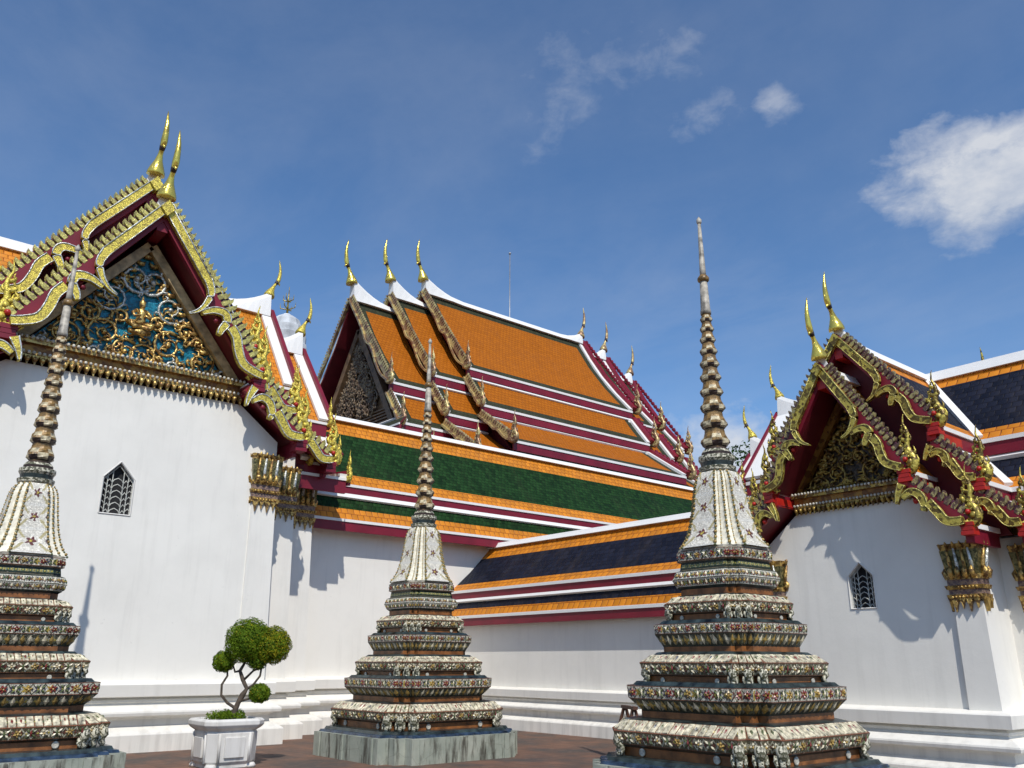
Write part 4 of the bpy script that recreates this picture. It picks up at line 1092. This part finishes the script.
def stupa_parts():
    root = empty('stupa', (0, 0, 0))
    def ringu(prof, name, parent, rho=.27, merge_same=True):
        m = MB()
        for i in range(len(prof)-1):
            z0, l0, mt = prof[i]; z1, l1, _ = prof[i+1]
            A = plan_ring(l0/K, z0, rho); B = plan_ring(l1/K, z1, rho); n = len(A)
            H = max(.04, math.hypot(z1-z0, (l1-l0)/K)); u = 0
            for j in range(n):
                k = (j+1) % n; w = (Vector(A[k])-Vector(A[j])).length; wb = (Vector(B[k])-Vector(B[j])).length
                # centre the pattern on each face
                c = round(w/H/2)
                m.face([A[j], A[k], B[k], B[j]], mt, [(.5-w/H/2+7*j, 0), (.5+w/H/2+7*j, 0), (.5+wb/H/2+7*j, 1), (.5-wb/H/2+7*j, 1)])
        m.face(plan_ring(prof[-1][1]/K, prof[-1][0], rho), prof[-1][2]); m.face(plan_ring(prof[0][1]/K, prof[0][0], rho)[::-1], prof[0][2])
        return m.build(name, parent)
    pl = ringu(PROF[:2]+[(.401, 1.80, 'plinth_stone')], 'plinth', root)
    # plinth panel strips
    a = 1.87/K
    for k in range(4):
        for x in (-.60*a, -.05*a, .60*a):
            s = MB(); p = [(x-.05, -a-.02, .0), (x+.05, -a-.02, .0), (x+.05, -a+.02, .0), (x-.05, -a+.02, .0)]
            q = [Vector(v) for v in p]+[Vector(v)+Vector((0, 0, .39)) for v in p]
            rot = Matrix.Rotation(k*PI/2, 3, 'Z'); s.hexa([rot @ v for v in q], 'plinth_stone'); s.build('pilaster_strip', pl)
    cuts = [(2, 6), (6, 12), (12, 18), (18, 24), (24, 30), (30, 36), (36, 46)]
    rnd = random.Random(21)
    tier_objs = []
    for i, (a_, b_) in enumerate(cuts):
        tier_objs.append(ringu(PROF[a_:b_+1] if b_ < 46 else PROF[a_:], 'base_step' if i == 0 else 'tier', root))
        seg = PROF[a_:b_+1]; fl = MB()
        for (z0, l0, mt), (z1, l1, _) in zip(seg, seg[1:]):
            if mt not in ('mosaic_face', 'mosaic_band', 'mosaic_slope', 'mosaic_under', 'mosaic_white') or abs(z1-z0) < .03: continue
            relief(fl, z0, l0/K, z1, l1/K, mt, rnd)
        if fl.v: fl.build('floral_relief', tier_objs[-1], merge=False)
    # claw feet + medallions
    for (ti, zt_, lface, lrec, hh) in ((1, .64, 1.52, 1.45, .14), (3, 1.455, 1.14, 1.09, .10), (5, 2.215, .795, .74, .085)):
        a = lface/K; r = a*.27; ar = lrec/K
        pos = []
        for (x, y) in ((a, a-r), (a-r/2, a-r/2), (a-r, a)):
            pos.append((x, y))
        fm = MB(); q = hh/.1
        fm.tube([(-.03*q, 0, hh*.75), (.012*q, 0, hh*.35), (.022*q, 0, -hh*.05), (.0, 0, -hh*.45), (.0, 0, -hh*.75), (.035*q, 0, -hh*1.02)], [.045*q, .05*q, .048*q, .034*q, .030*q, .022*q], 'claw_mosaic', 8)
        for sy in (-1, 1): fm.tube([(.0, sy*.035*q, -hh*.2), (.0, sy*.05*q, -hh*.6), (.02*q, sy*.045*q, -hh*.98)], [.026*q, .02*q, .012*q], 'claw_mosaic', 6)
        first = None
        for k in range(4):
            for (x, y) in pos:
                X, Y = x, y
                for _ in range(k): X, Y = -Y, X
                if first is None: o = fm.build('claw_foot', tier_objs[ti]); first = o
                else: o = first.copy(); COL.objects.link(o); o.parent = tier_objs[ti]
                d = math.atan2(Y, X); o.location = (X*.985, Y*.985, zt_+.01); o.rotation_euler = (0, 0, d)
        md = MB(); R_ = .035*hh/.1
        md.lathe([(R_*.2, 0), (R_*.9, .004), (R_, .02), (R_*.7, .03), (R_*.45, .022), (R_*.2, .026)], 'porcelain', seg=12)
        first = None
        for k in range(4):
            for x in (-.48*ar, .48*ar):
                if first is None: o = md.build('medallion', tier_objs[ti]); first = o
                else: o = first.copy(); COL.objects.link(o); o.parent = tier_objs[ti]
                v = Matrix.Rotation(k*PI/2, 3, 'Z') @ Vector((x, -ar, zt_-hh*.62))
                o.location = v; o.rotation_euler = (PI/2, 0, k*PI/2)
    # bell
    bp = [(3.07, .60), (3.10, .585), (3.16, .535), (3.28, .475), (3.45, .425), (3.65, .385), (3.85, .355), (3.98, .335), (4.06, .305), (4.12, .26), (4.14, .22)]
    Kb = 1.11; m = MB(); rho = .5
    for i in range(len(bp)-1):
        A = plan_ring(bp[i][1]/Kb, bp[i][0], rho); B = plan_ring(bp[i+1][1]/Kb, bp[i+1][0], rho)
        for j in range(20):
            k = (j+1) % 20; wide = (j % 5 == 4)
            w0, w1 = bp[i][1]/Kb, bp[i+1][1]/Kb
            if wide: uv = [(0, (bp[i][0]-3.07)/.36), (1, (bp[i][0]-3.07)/.36), (1, (bp[i+1][0]-3.07)/.36), (0, (bp[i+1][0]-3.07)/.36)]; mt = 'bell_panel'
            else: uv = None; mt = 'bell_white'
            m.face([A[j], A[k], B[k], B[j]], mt, uv)
    bell = m.build('bell', root)
    for j in range(20):
        rb = MB()
        if j % 5 in (0, 2, 4, 1, 3):
            path = []; rad = []
            for z, l in bp[:-1]:
                p = Vector(plan_ring(l/Kb, z, rho)[j]); path.append(p); rad.append((.019 if j % 5 in (0, 2, 4) else .013)*(l/.45)**.6)
            # chain of glazed beads
            tot = 0; nxt = 0; q = 0
            for (pa, ra), (pb, rb2) in zip(zip(path, rad), zip(path[1:], rad[1:])):
                L = (pb-pa).length
                while nxt < tot+L:
                    t = (nxt-tot)/L; r_ = ra+(rb2-ra)*t
                    rb.blob(lerp(pa, pb, t), r_*(1.15 if q % 2 else .8), 'bead_gold' if q % 2 else 'bead_green', 5); q += 1
                    nxt += r_*2.0
                tot += L
        rb.build('bell_rib', bell)
    # crown ring under the buds
    q = MB(); q.lathe([(.22, 4.12), (.25, 4.15), (.26, 4.20), (.22, 4.22), (.23, 4.27), (.255, 4.31), (.25, 4.36), (.20, 4.38), (.205, 4.41), (.18, 4.45), (.15, 4.48)], ['mosaic_white', 'claw_mosaic', 'glaze_dark', 'glaze_dark', 'claw_mosaic', 'claw_mosaic', 'bud_dark', 'bud_dark', 'claw_mosaic', 'bud_dark'], seg=24, smooth=False)
    q.build('crown_ring', root)
    # lotus buds
    n = 10; zs = [4.47]; h0, h1 = .268, .150
    hs = [h0+(h1-h0)*i/(n-1) for i in range(n)]; tot = sum(hs); k_ = (6.54-4.47)/tot
    z = 4.47
    for i in range(n):
        h = hs[i]*k_; r = .186-.0115*i; b = MB()
        prof = [(.76, 0), (.77, .08), (.86, .13), (1.0, .22), (1.05, .36), (1.0, .50), (.90, .64), (.82, .76), (.77, .86), (.76, 1.)]
        seg = 16
        rings = []
        for pi_, (rr, t) in enumerate(prof):
            ring_ = []
            for s_ in range(seg):
                ph = (s_ % 4)/4*2*PI+(PI if pi_ in (4, 5) else 0)
                md_ = 1+.07*math.cos(ph) if 2 <= pi_ <= 6 else 1
                ring_.append((r*rr*md_*math.cos(2*PI*s_/seg), r*rr*md_*math.sin(2*PI*s_/seg), z+h*t))
            rings.append(ring_)
        for pi_ in range(len(prof)-1):
            for s_ in range(seg):
                k2 = (s_+1) % seg; c_ = s_ % 4
                if pi_ in (0, 7, 8): mt = 'bud_gold'
                elif pi_ == 1: mt = 'bud_dark'
                elif pi_ in (2, 3): mt = 'bud_dark' if c_ in (1, 2) else 'bud_pearl'
                elif pi_ == 4: mt = 'bud_pearl' if c_ in (0, 3) else 'bud_gold'
                else: mt = 'bud_pearl' if c_ in (1, 2) else 'bud_gold'
                b.face([rings[pi_][s_], rings[pi_][k2], rings[pi_+1][k2], rings[pi_+1][s_]], mt)
        b.face(rings[0][::-1], 'bud_gold'); b.face(rings[-1], 'bud_gold'); b.build('lotus_bud', root)
        z += h
    sp = MB(); sp.lathe([(.078, 6.53), (.080, 6.58), (.070, 6.62), (.055, 7.10)], 'spire_white', seg=14)
    sp.lathe([(.048, 7.14), (.045, 7.3), (.024, 8.06)], 'spire_white', seg=14); spo = sp.build('spire', root)
    sr = MB(); sr.lathe([(.06, 7.06), (.085, 7.08), (.09, 7.12), (.07, 7.15), (.055, 7.17)], 'bud_gold', seg=14); sr.build('spire_ring', spo)
    st = MB(); st.lathe([(.024, 8.04), (.04, 8.07), (.042, 8.11), (.024, 8.14), (.004, 8.17)], 'spire_white', seg=10); st.build('spire_tip', spo)
    return root
plain('bell_white', (.88, .83, .69), .35, 0, .15, 16., .3, 50)
plain('tile_ivory', (.70, .63, .45), .3, 0, .42, 16., .3)
plain('bead_gold', (.42, .28, .08), .35, 0, .35, 30., .2)
plain('bead_green', (.10, .13, .045), .35, 0, .35, 30., .2)
plain('bead_maroon', (.22, .035, .03), .35, 0, .25, 30., .2)
plain('bead_cream', (.74, .66, .47), .35, 0, .25, 30., .2)
plain('bead_navy', (.05, .06, .10), .35, 0, .25, 30., .2)
gold('claw_mosaic', (.66, .62, .48), (.09, .09, .05), 42, .4, 0., .5)
gold('bell_rib_m', (.60, .42, .15), (.14, .13, .05), 34, .4, .0, .45)
def copy_tree(o, parent=None):
    c = o.copy(); COL.objects.link(c); c.parent = parent
    for ch in o.children: copy_tree(ch, c)
    return c
st0 = stupa_parts()
st1 = copy_tree(st0); st2 = copy_tree(st0)
for s_, loc, lab in ((st0, (9.53, 14.05), 'middle stupa on a fully visible pale green stone plinth, right of the white planter'),
                     (st1, (9.72, 7.08), 'largest looking stupa, nearest the camera, between the navy roofed gallery and the right gatehouse'),
                     (st2, (2.63, 14.31), 'stupa at the left edge rising in front of the blue and gold pediment')):
    s_.location = (loc[0], loc[1], 0); tag(s_, lab, 'stupa', 'mosaic covered stupas with tapering spires')

# ------------------------------------------------------------------ planter and topiary
def planter():
    g = empty('planter', (6.03, 14.41, 0)); tag(g, 'white carved stone planter pot with chamfered corners beside the middle stupa', 'planter')
    def ring_(a, c, z): return [(a, -a+c, z), (a, a-c, z), (a-c, a, z), (-a+c, a, z), (-a, a-c, z), (-a, -a+c, z), (-a+c, -a, z), (a-c, -a, z)]
    m = MB(); rings = [ring_(a, c, z) for a, c, z in ((.36, .10, 0), (.36, .10, .05), (.40, .12, .10), (.42, .12, .52), (.40, .12, .55), (.47, .14, .60), (.50, .15, .64), (.50, .15, .70), (.47, .14, .73), (.40, .12, .73), (.38, .12, .66))]
    m.loft(rings, 'stone_white', caps=False); m.face(rings[0][::-1], 'stone_white'); m.face(rings[-1], 'soil')
    b = m.build('bowl', g, bevel=.008)
    for k in range(4):
        rot = Matrix.Rotation(k*PI/2, 3, 'Z'); q = MB()
        q.hexa([rot @ Vector(v) for v in ((-.16, -.435, .16), (.16, -.435, .16), (.16, -.40, .16), (-.16, -.40, .16), (-.165, -.445, .46), (.165, -.445, .46), (.165, -.40, .46), (-.165, -.40, .46))], 'stone_white')
        q.build('panel', b, bevel=.006)
        for sx in (-1, 1):
            f = MB(); v0 = rot @ Vector((sx*.25, -.415, 0))
            f.tube([v0+Vector((0, 0, .08)), v0+Vector((0, 0, .52))], .022, 'stone_white', 8); f.build('rib', b)
        f = MB(); p = rot @ Vector((.32, -.32, 0)); f.lathe([(.09, 0), (.10, .03), (.07, .07)], 'stone_white', (p.x, p.y), 10); f.build('foot', g)
planter()

def leaf_ball(m, c, r, n, size, mat, rnd, flat=1., mat2=None, fn=None):
    c = Vector(c)
    for i in range(n):
        d = Vector((rnd.gauss(0, 1), rnd.gauss(0, 1), rnd.gauss(0, 1))).normalized()
        rr = r*(rnd.random()**.13)*(1+.05*math.sin(d.x*9+d.z*7)+.04*math.sin(d.y*13))
        p = c+Vector((d.x*rr, d.y*rr, d.z*rr*flat))
        nrm = (d+Vector((rnd.uniform(-.8, .8), rnd.uniform(-.8, .8), rnd.uniform(-.5, 1.)))).normalized()
        t = nrm.cross(Vector((rnd.uniform(-1, 1), rnd.uniform(-1, 1), rnd.uniform(-1, 1)))).normalized(); b = nrm.cross(t)
        s = size*rnd.uniform(.6, 1.3)
        mt = mat2 if (mat2 and fn and fn(p)) else mat
        m.face([p-t*s, p-b*s*.5+nrm*s*.1, p+t*s, p+b*s*.5+nrm*s*.1], mt)
def topiary():
    g = empty('topiary_tree', (6.08, 14.38, .66)); tag(g, 'small topiary tree with four clipped round foliage balls growing in the white planter', 'topiary tree')
    ex, ey = Vector((.766, -.643, 0)), Vector((.643, .766, 0))     # along / across the row of balls
    def P(a, z, d=0.): return ex*a+ey*d+Vector((0, 0, z))
    t = MB()
    t.tube([P(.02, 0), P(.05, .15), P(.10, .30), P(.16, .42), P(.22, .52), P(.14, .66), P(.08, .80), P(.16, .95)], [.055, .05, .042, .05, .034, .036, .03, .02], 'bark', 8)
    t.tube([P(.06, .22), P(-.08, .30), P(-.19, .42), P(-.20, .58), P(-.12, .72), P(-.14, .85)], [.026, .024, .02, .02, .018, .014], 'bark', 7)
    t.tube([P(.20, .50), P(.32, .58), P(.42, .72), P(.44, .92)], [.024, .02, .018, .014], 'bark', 7)
    t.tube([P(.08, .80), P(.0, .78), P(-.04, .88)], [.022, .018, .012], 'bark', 7)
    t.tube([P(.16, .66), P(.30, .80), P(.42, .85)], [.022, .018, .012], 'bark', 7)
    t.tube([P(.10, .32), P(.26, .36), P(.40, .42)], [.022, .018, .012], 'bark', 7)
    t.build('trunk', g)
    rnd = random.Random(11)
    balls = [((.18, 1.28), .39, 7500, .95), ((.58, 1.21, .02), .31, 5200, 1.0), ((-.20, .95), .185, 2400, .95), ((.44, .45), .175, 2400, .9), ((.36, .95), .17, 900, .8)]
    for i, (c, r, n, fl) in enumerate(balls):
        m = MB(); cc = P(*c)
        leaf_ball(m, cc, r, int(n*1.5), .0165, 'leaf', rnd, fl, 'leaf_yellow', (lambda p: ((p-cc).dot(ex) > -.15 and rnd.random() < .45)) if i == 1 else (lambda p: rnd.random() < .06))
        m.blob(cc, r*.84, 'leaf_core', 10, (1, 1, fl)); m.build('foliage_ball', g, merge=False)
    c = MB(); rnd = random.Random(4)
    for k in range(26):
        a = rnd.uniform(0, 2*PI); r = rnd.uniform(.05, .33)
        leaf_ball(c, (math.cos(a)*r, math.sin(a)*r, .06+rnd.uniform(0, .05)), .08, 90, .018, 'leaf', rnd, .9)
    o = c.build('bedding_plants', merge=False); o.location = (6.03, 14.41, .68)
    tag(o, 'low bright green bedding plants filling the top of the white planter', 'bedding plants', kind='stuff')
topiary()

# ------------------------------------------------------------------ trestle, mast, distant spire, tree
def trestle():
    g = empty('trestle', (13.9, 12.75, 0), R(60)); tag(g, 'dark wooden trestle against the gallery wall partly hidden by the nearest stupa', 'trestle')
    b = MB(); b.box((-.42, -.05, .70), (.42, .05, .76), 'wood_dark'); b.build('top_rail', g)
    for sx in (-1, 1):
        for sy in (-1, 1):
            l = MB(); l.beam((sx*.30, sy*.02, .72), (sx*.38, sy*.22, 0), .055, .055, 'wood_dark', Vector((1, 0, 0))); l.build('leg', g)
    s_ = MB(); s_.beam((-.36, -.10, .42), (.36, -.10, .42), .04, .04, 'wood_dark'); s_.build('cross_bar', g)
trestle()
def mast():
    m = MB(); m.tube([(0, 0, 0), (0, 0, 20), (0, 0, 26.1)], [.05, .035, .03], 'metal_grey', 6); m.blob((0, 0, 26.1), .09, 'metal_grey', 6)
    o = m.build('antenna_mast'); o.location = (30.9, 37.0, 0); tag(o, 'thin grey antenna mast rising behind the ridge of the great hall', 'mast')
mast()
def far_spire():
    g = empty('prang_tower', (26.75, 60, 0)); tag(g, 'grey white domed tower top with metal trident far behind the left gatehouse', 'tower')
    m = MB(); seg = 24
    prof = [(2.6, 0), (2.6, 18), (2.1, 19), (2.1, 22), (1.75, 23), (1.8, 24.5), (1.72, 25.5), (1.6, 25.6), (1.62, 26.3), (1.45, 26.35), (1.4, 27.0), (1.2, 27.05), (1.05, 27.6), (.7, 27.9), (.35, 28.1), (.25, 28.2)]
    m.lathe(prof, 'far_white', seg=seg, smooth=False, mod=lambda i, k: 1+.05*(k % 2)); m.build('dome', g)
    t = MB(); t.tube([(0, 0, 28.1), (0, 0, 30.6)], [.10, .02], 'gold_old', 6)
    for k in range(4):
        a = k*PI/2+.7; c, s_ = math.cos(a), math.sin(a)
        for z, r in ((28.6, .62), (29.3, .42)): t.tube([(0, 0, z), (c*r, s_*r, z+.15), (c*r*1.1, s_*r*1.1, z+.6)], [.05, .045, .01], 'gold_old', 5)
    t.build('trident', g)
far_spire()
def tree():
    g = empty('tree', (23.5, 15.6, -.5)); tag(g, 'leafy green tree behind the right gatehouse, only its thin top showing', 'tree')
    rnd = random.Random(9); t = MB(); t.tube([(0, 0, 0), (.1, .1, 3), (.0, .2, 6), (0, 0, 8)], [.22, .18, .12, .05], 'bark', 8)
    ends = []
    for k in range(9):
        a = rnd.uniform(0, 2*PI); z = rnd.uniform(4.5, 7.5); L = rnd.uniform(.8, 1.7)
        e = Vector((math.cos(a)*L, math.sin(a)*L, z+rnd.uniform(.6, 1.4))); t.tube([(0, .1, z), (e*.5+Vector((0, 0, z*.5))), e], [.06, .04, .015], 'bark', 6); ends.append(e)
    t.build('trunk', g); c = MB()
    for e in ends+[Vector((0, 0, 8.4)), Vector((.4, .3, 8.0))]:
        for j in range(5): leaf_ball(c, e+Vector((rnd.uniform(-.5, .5), rnd.uniform(-.5, .5), rnd.uniform(-.4, .4))), .34, 40, .07, 'leaf_far', rnd)
    c.build('crown', g, merge=False)
tree()
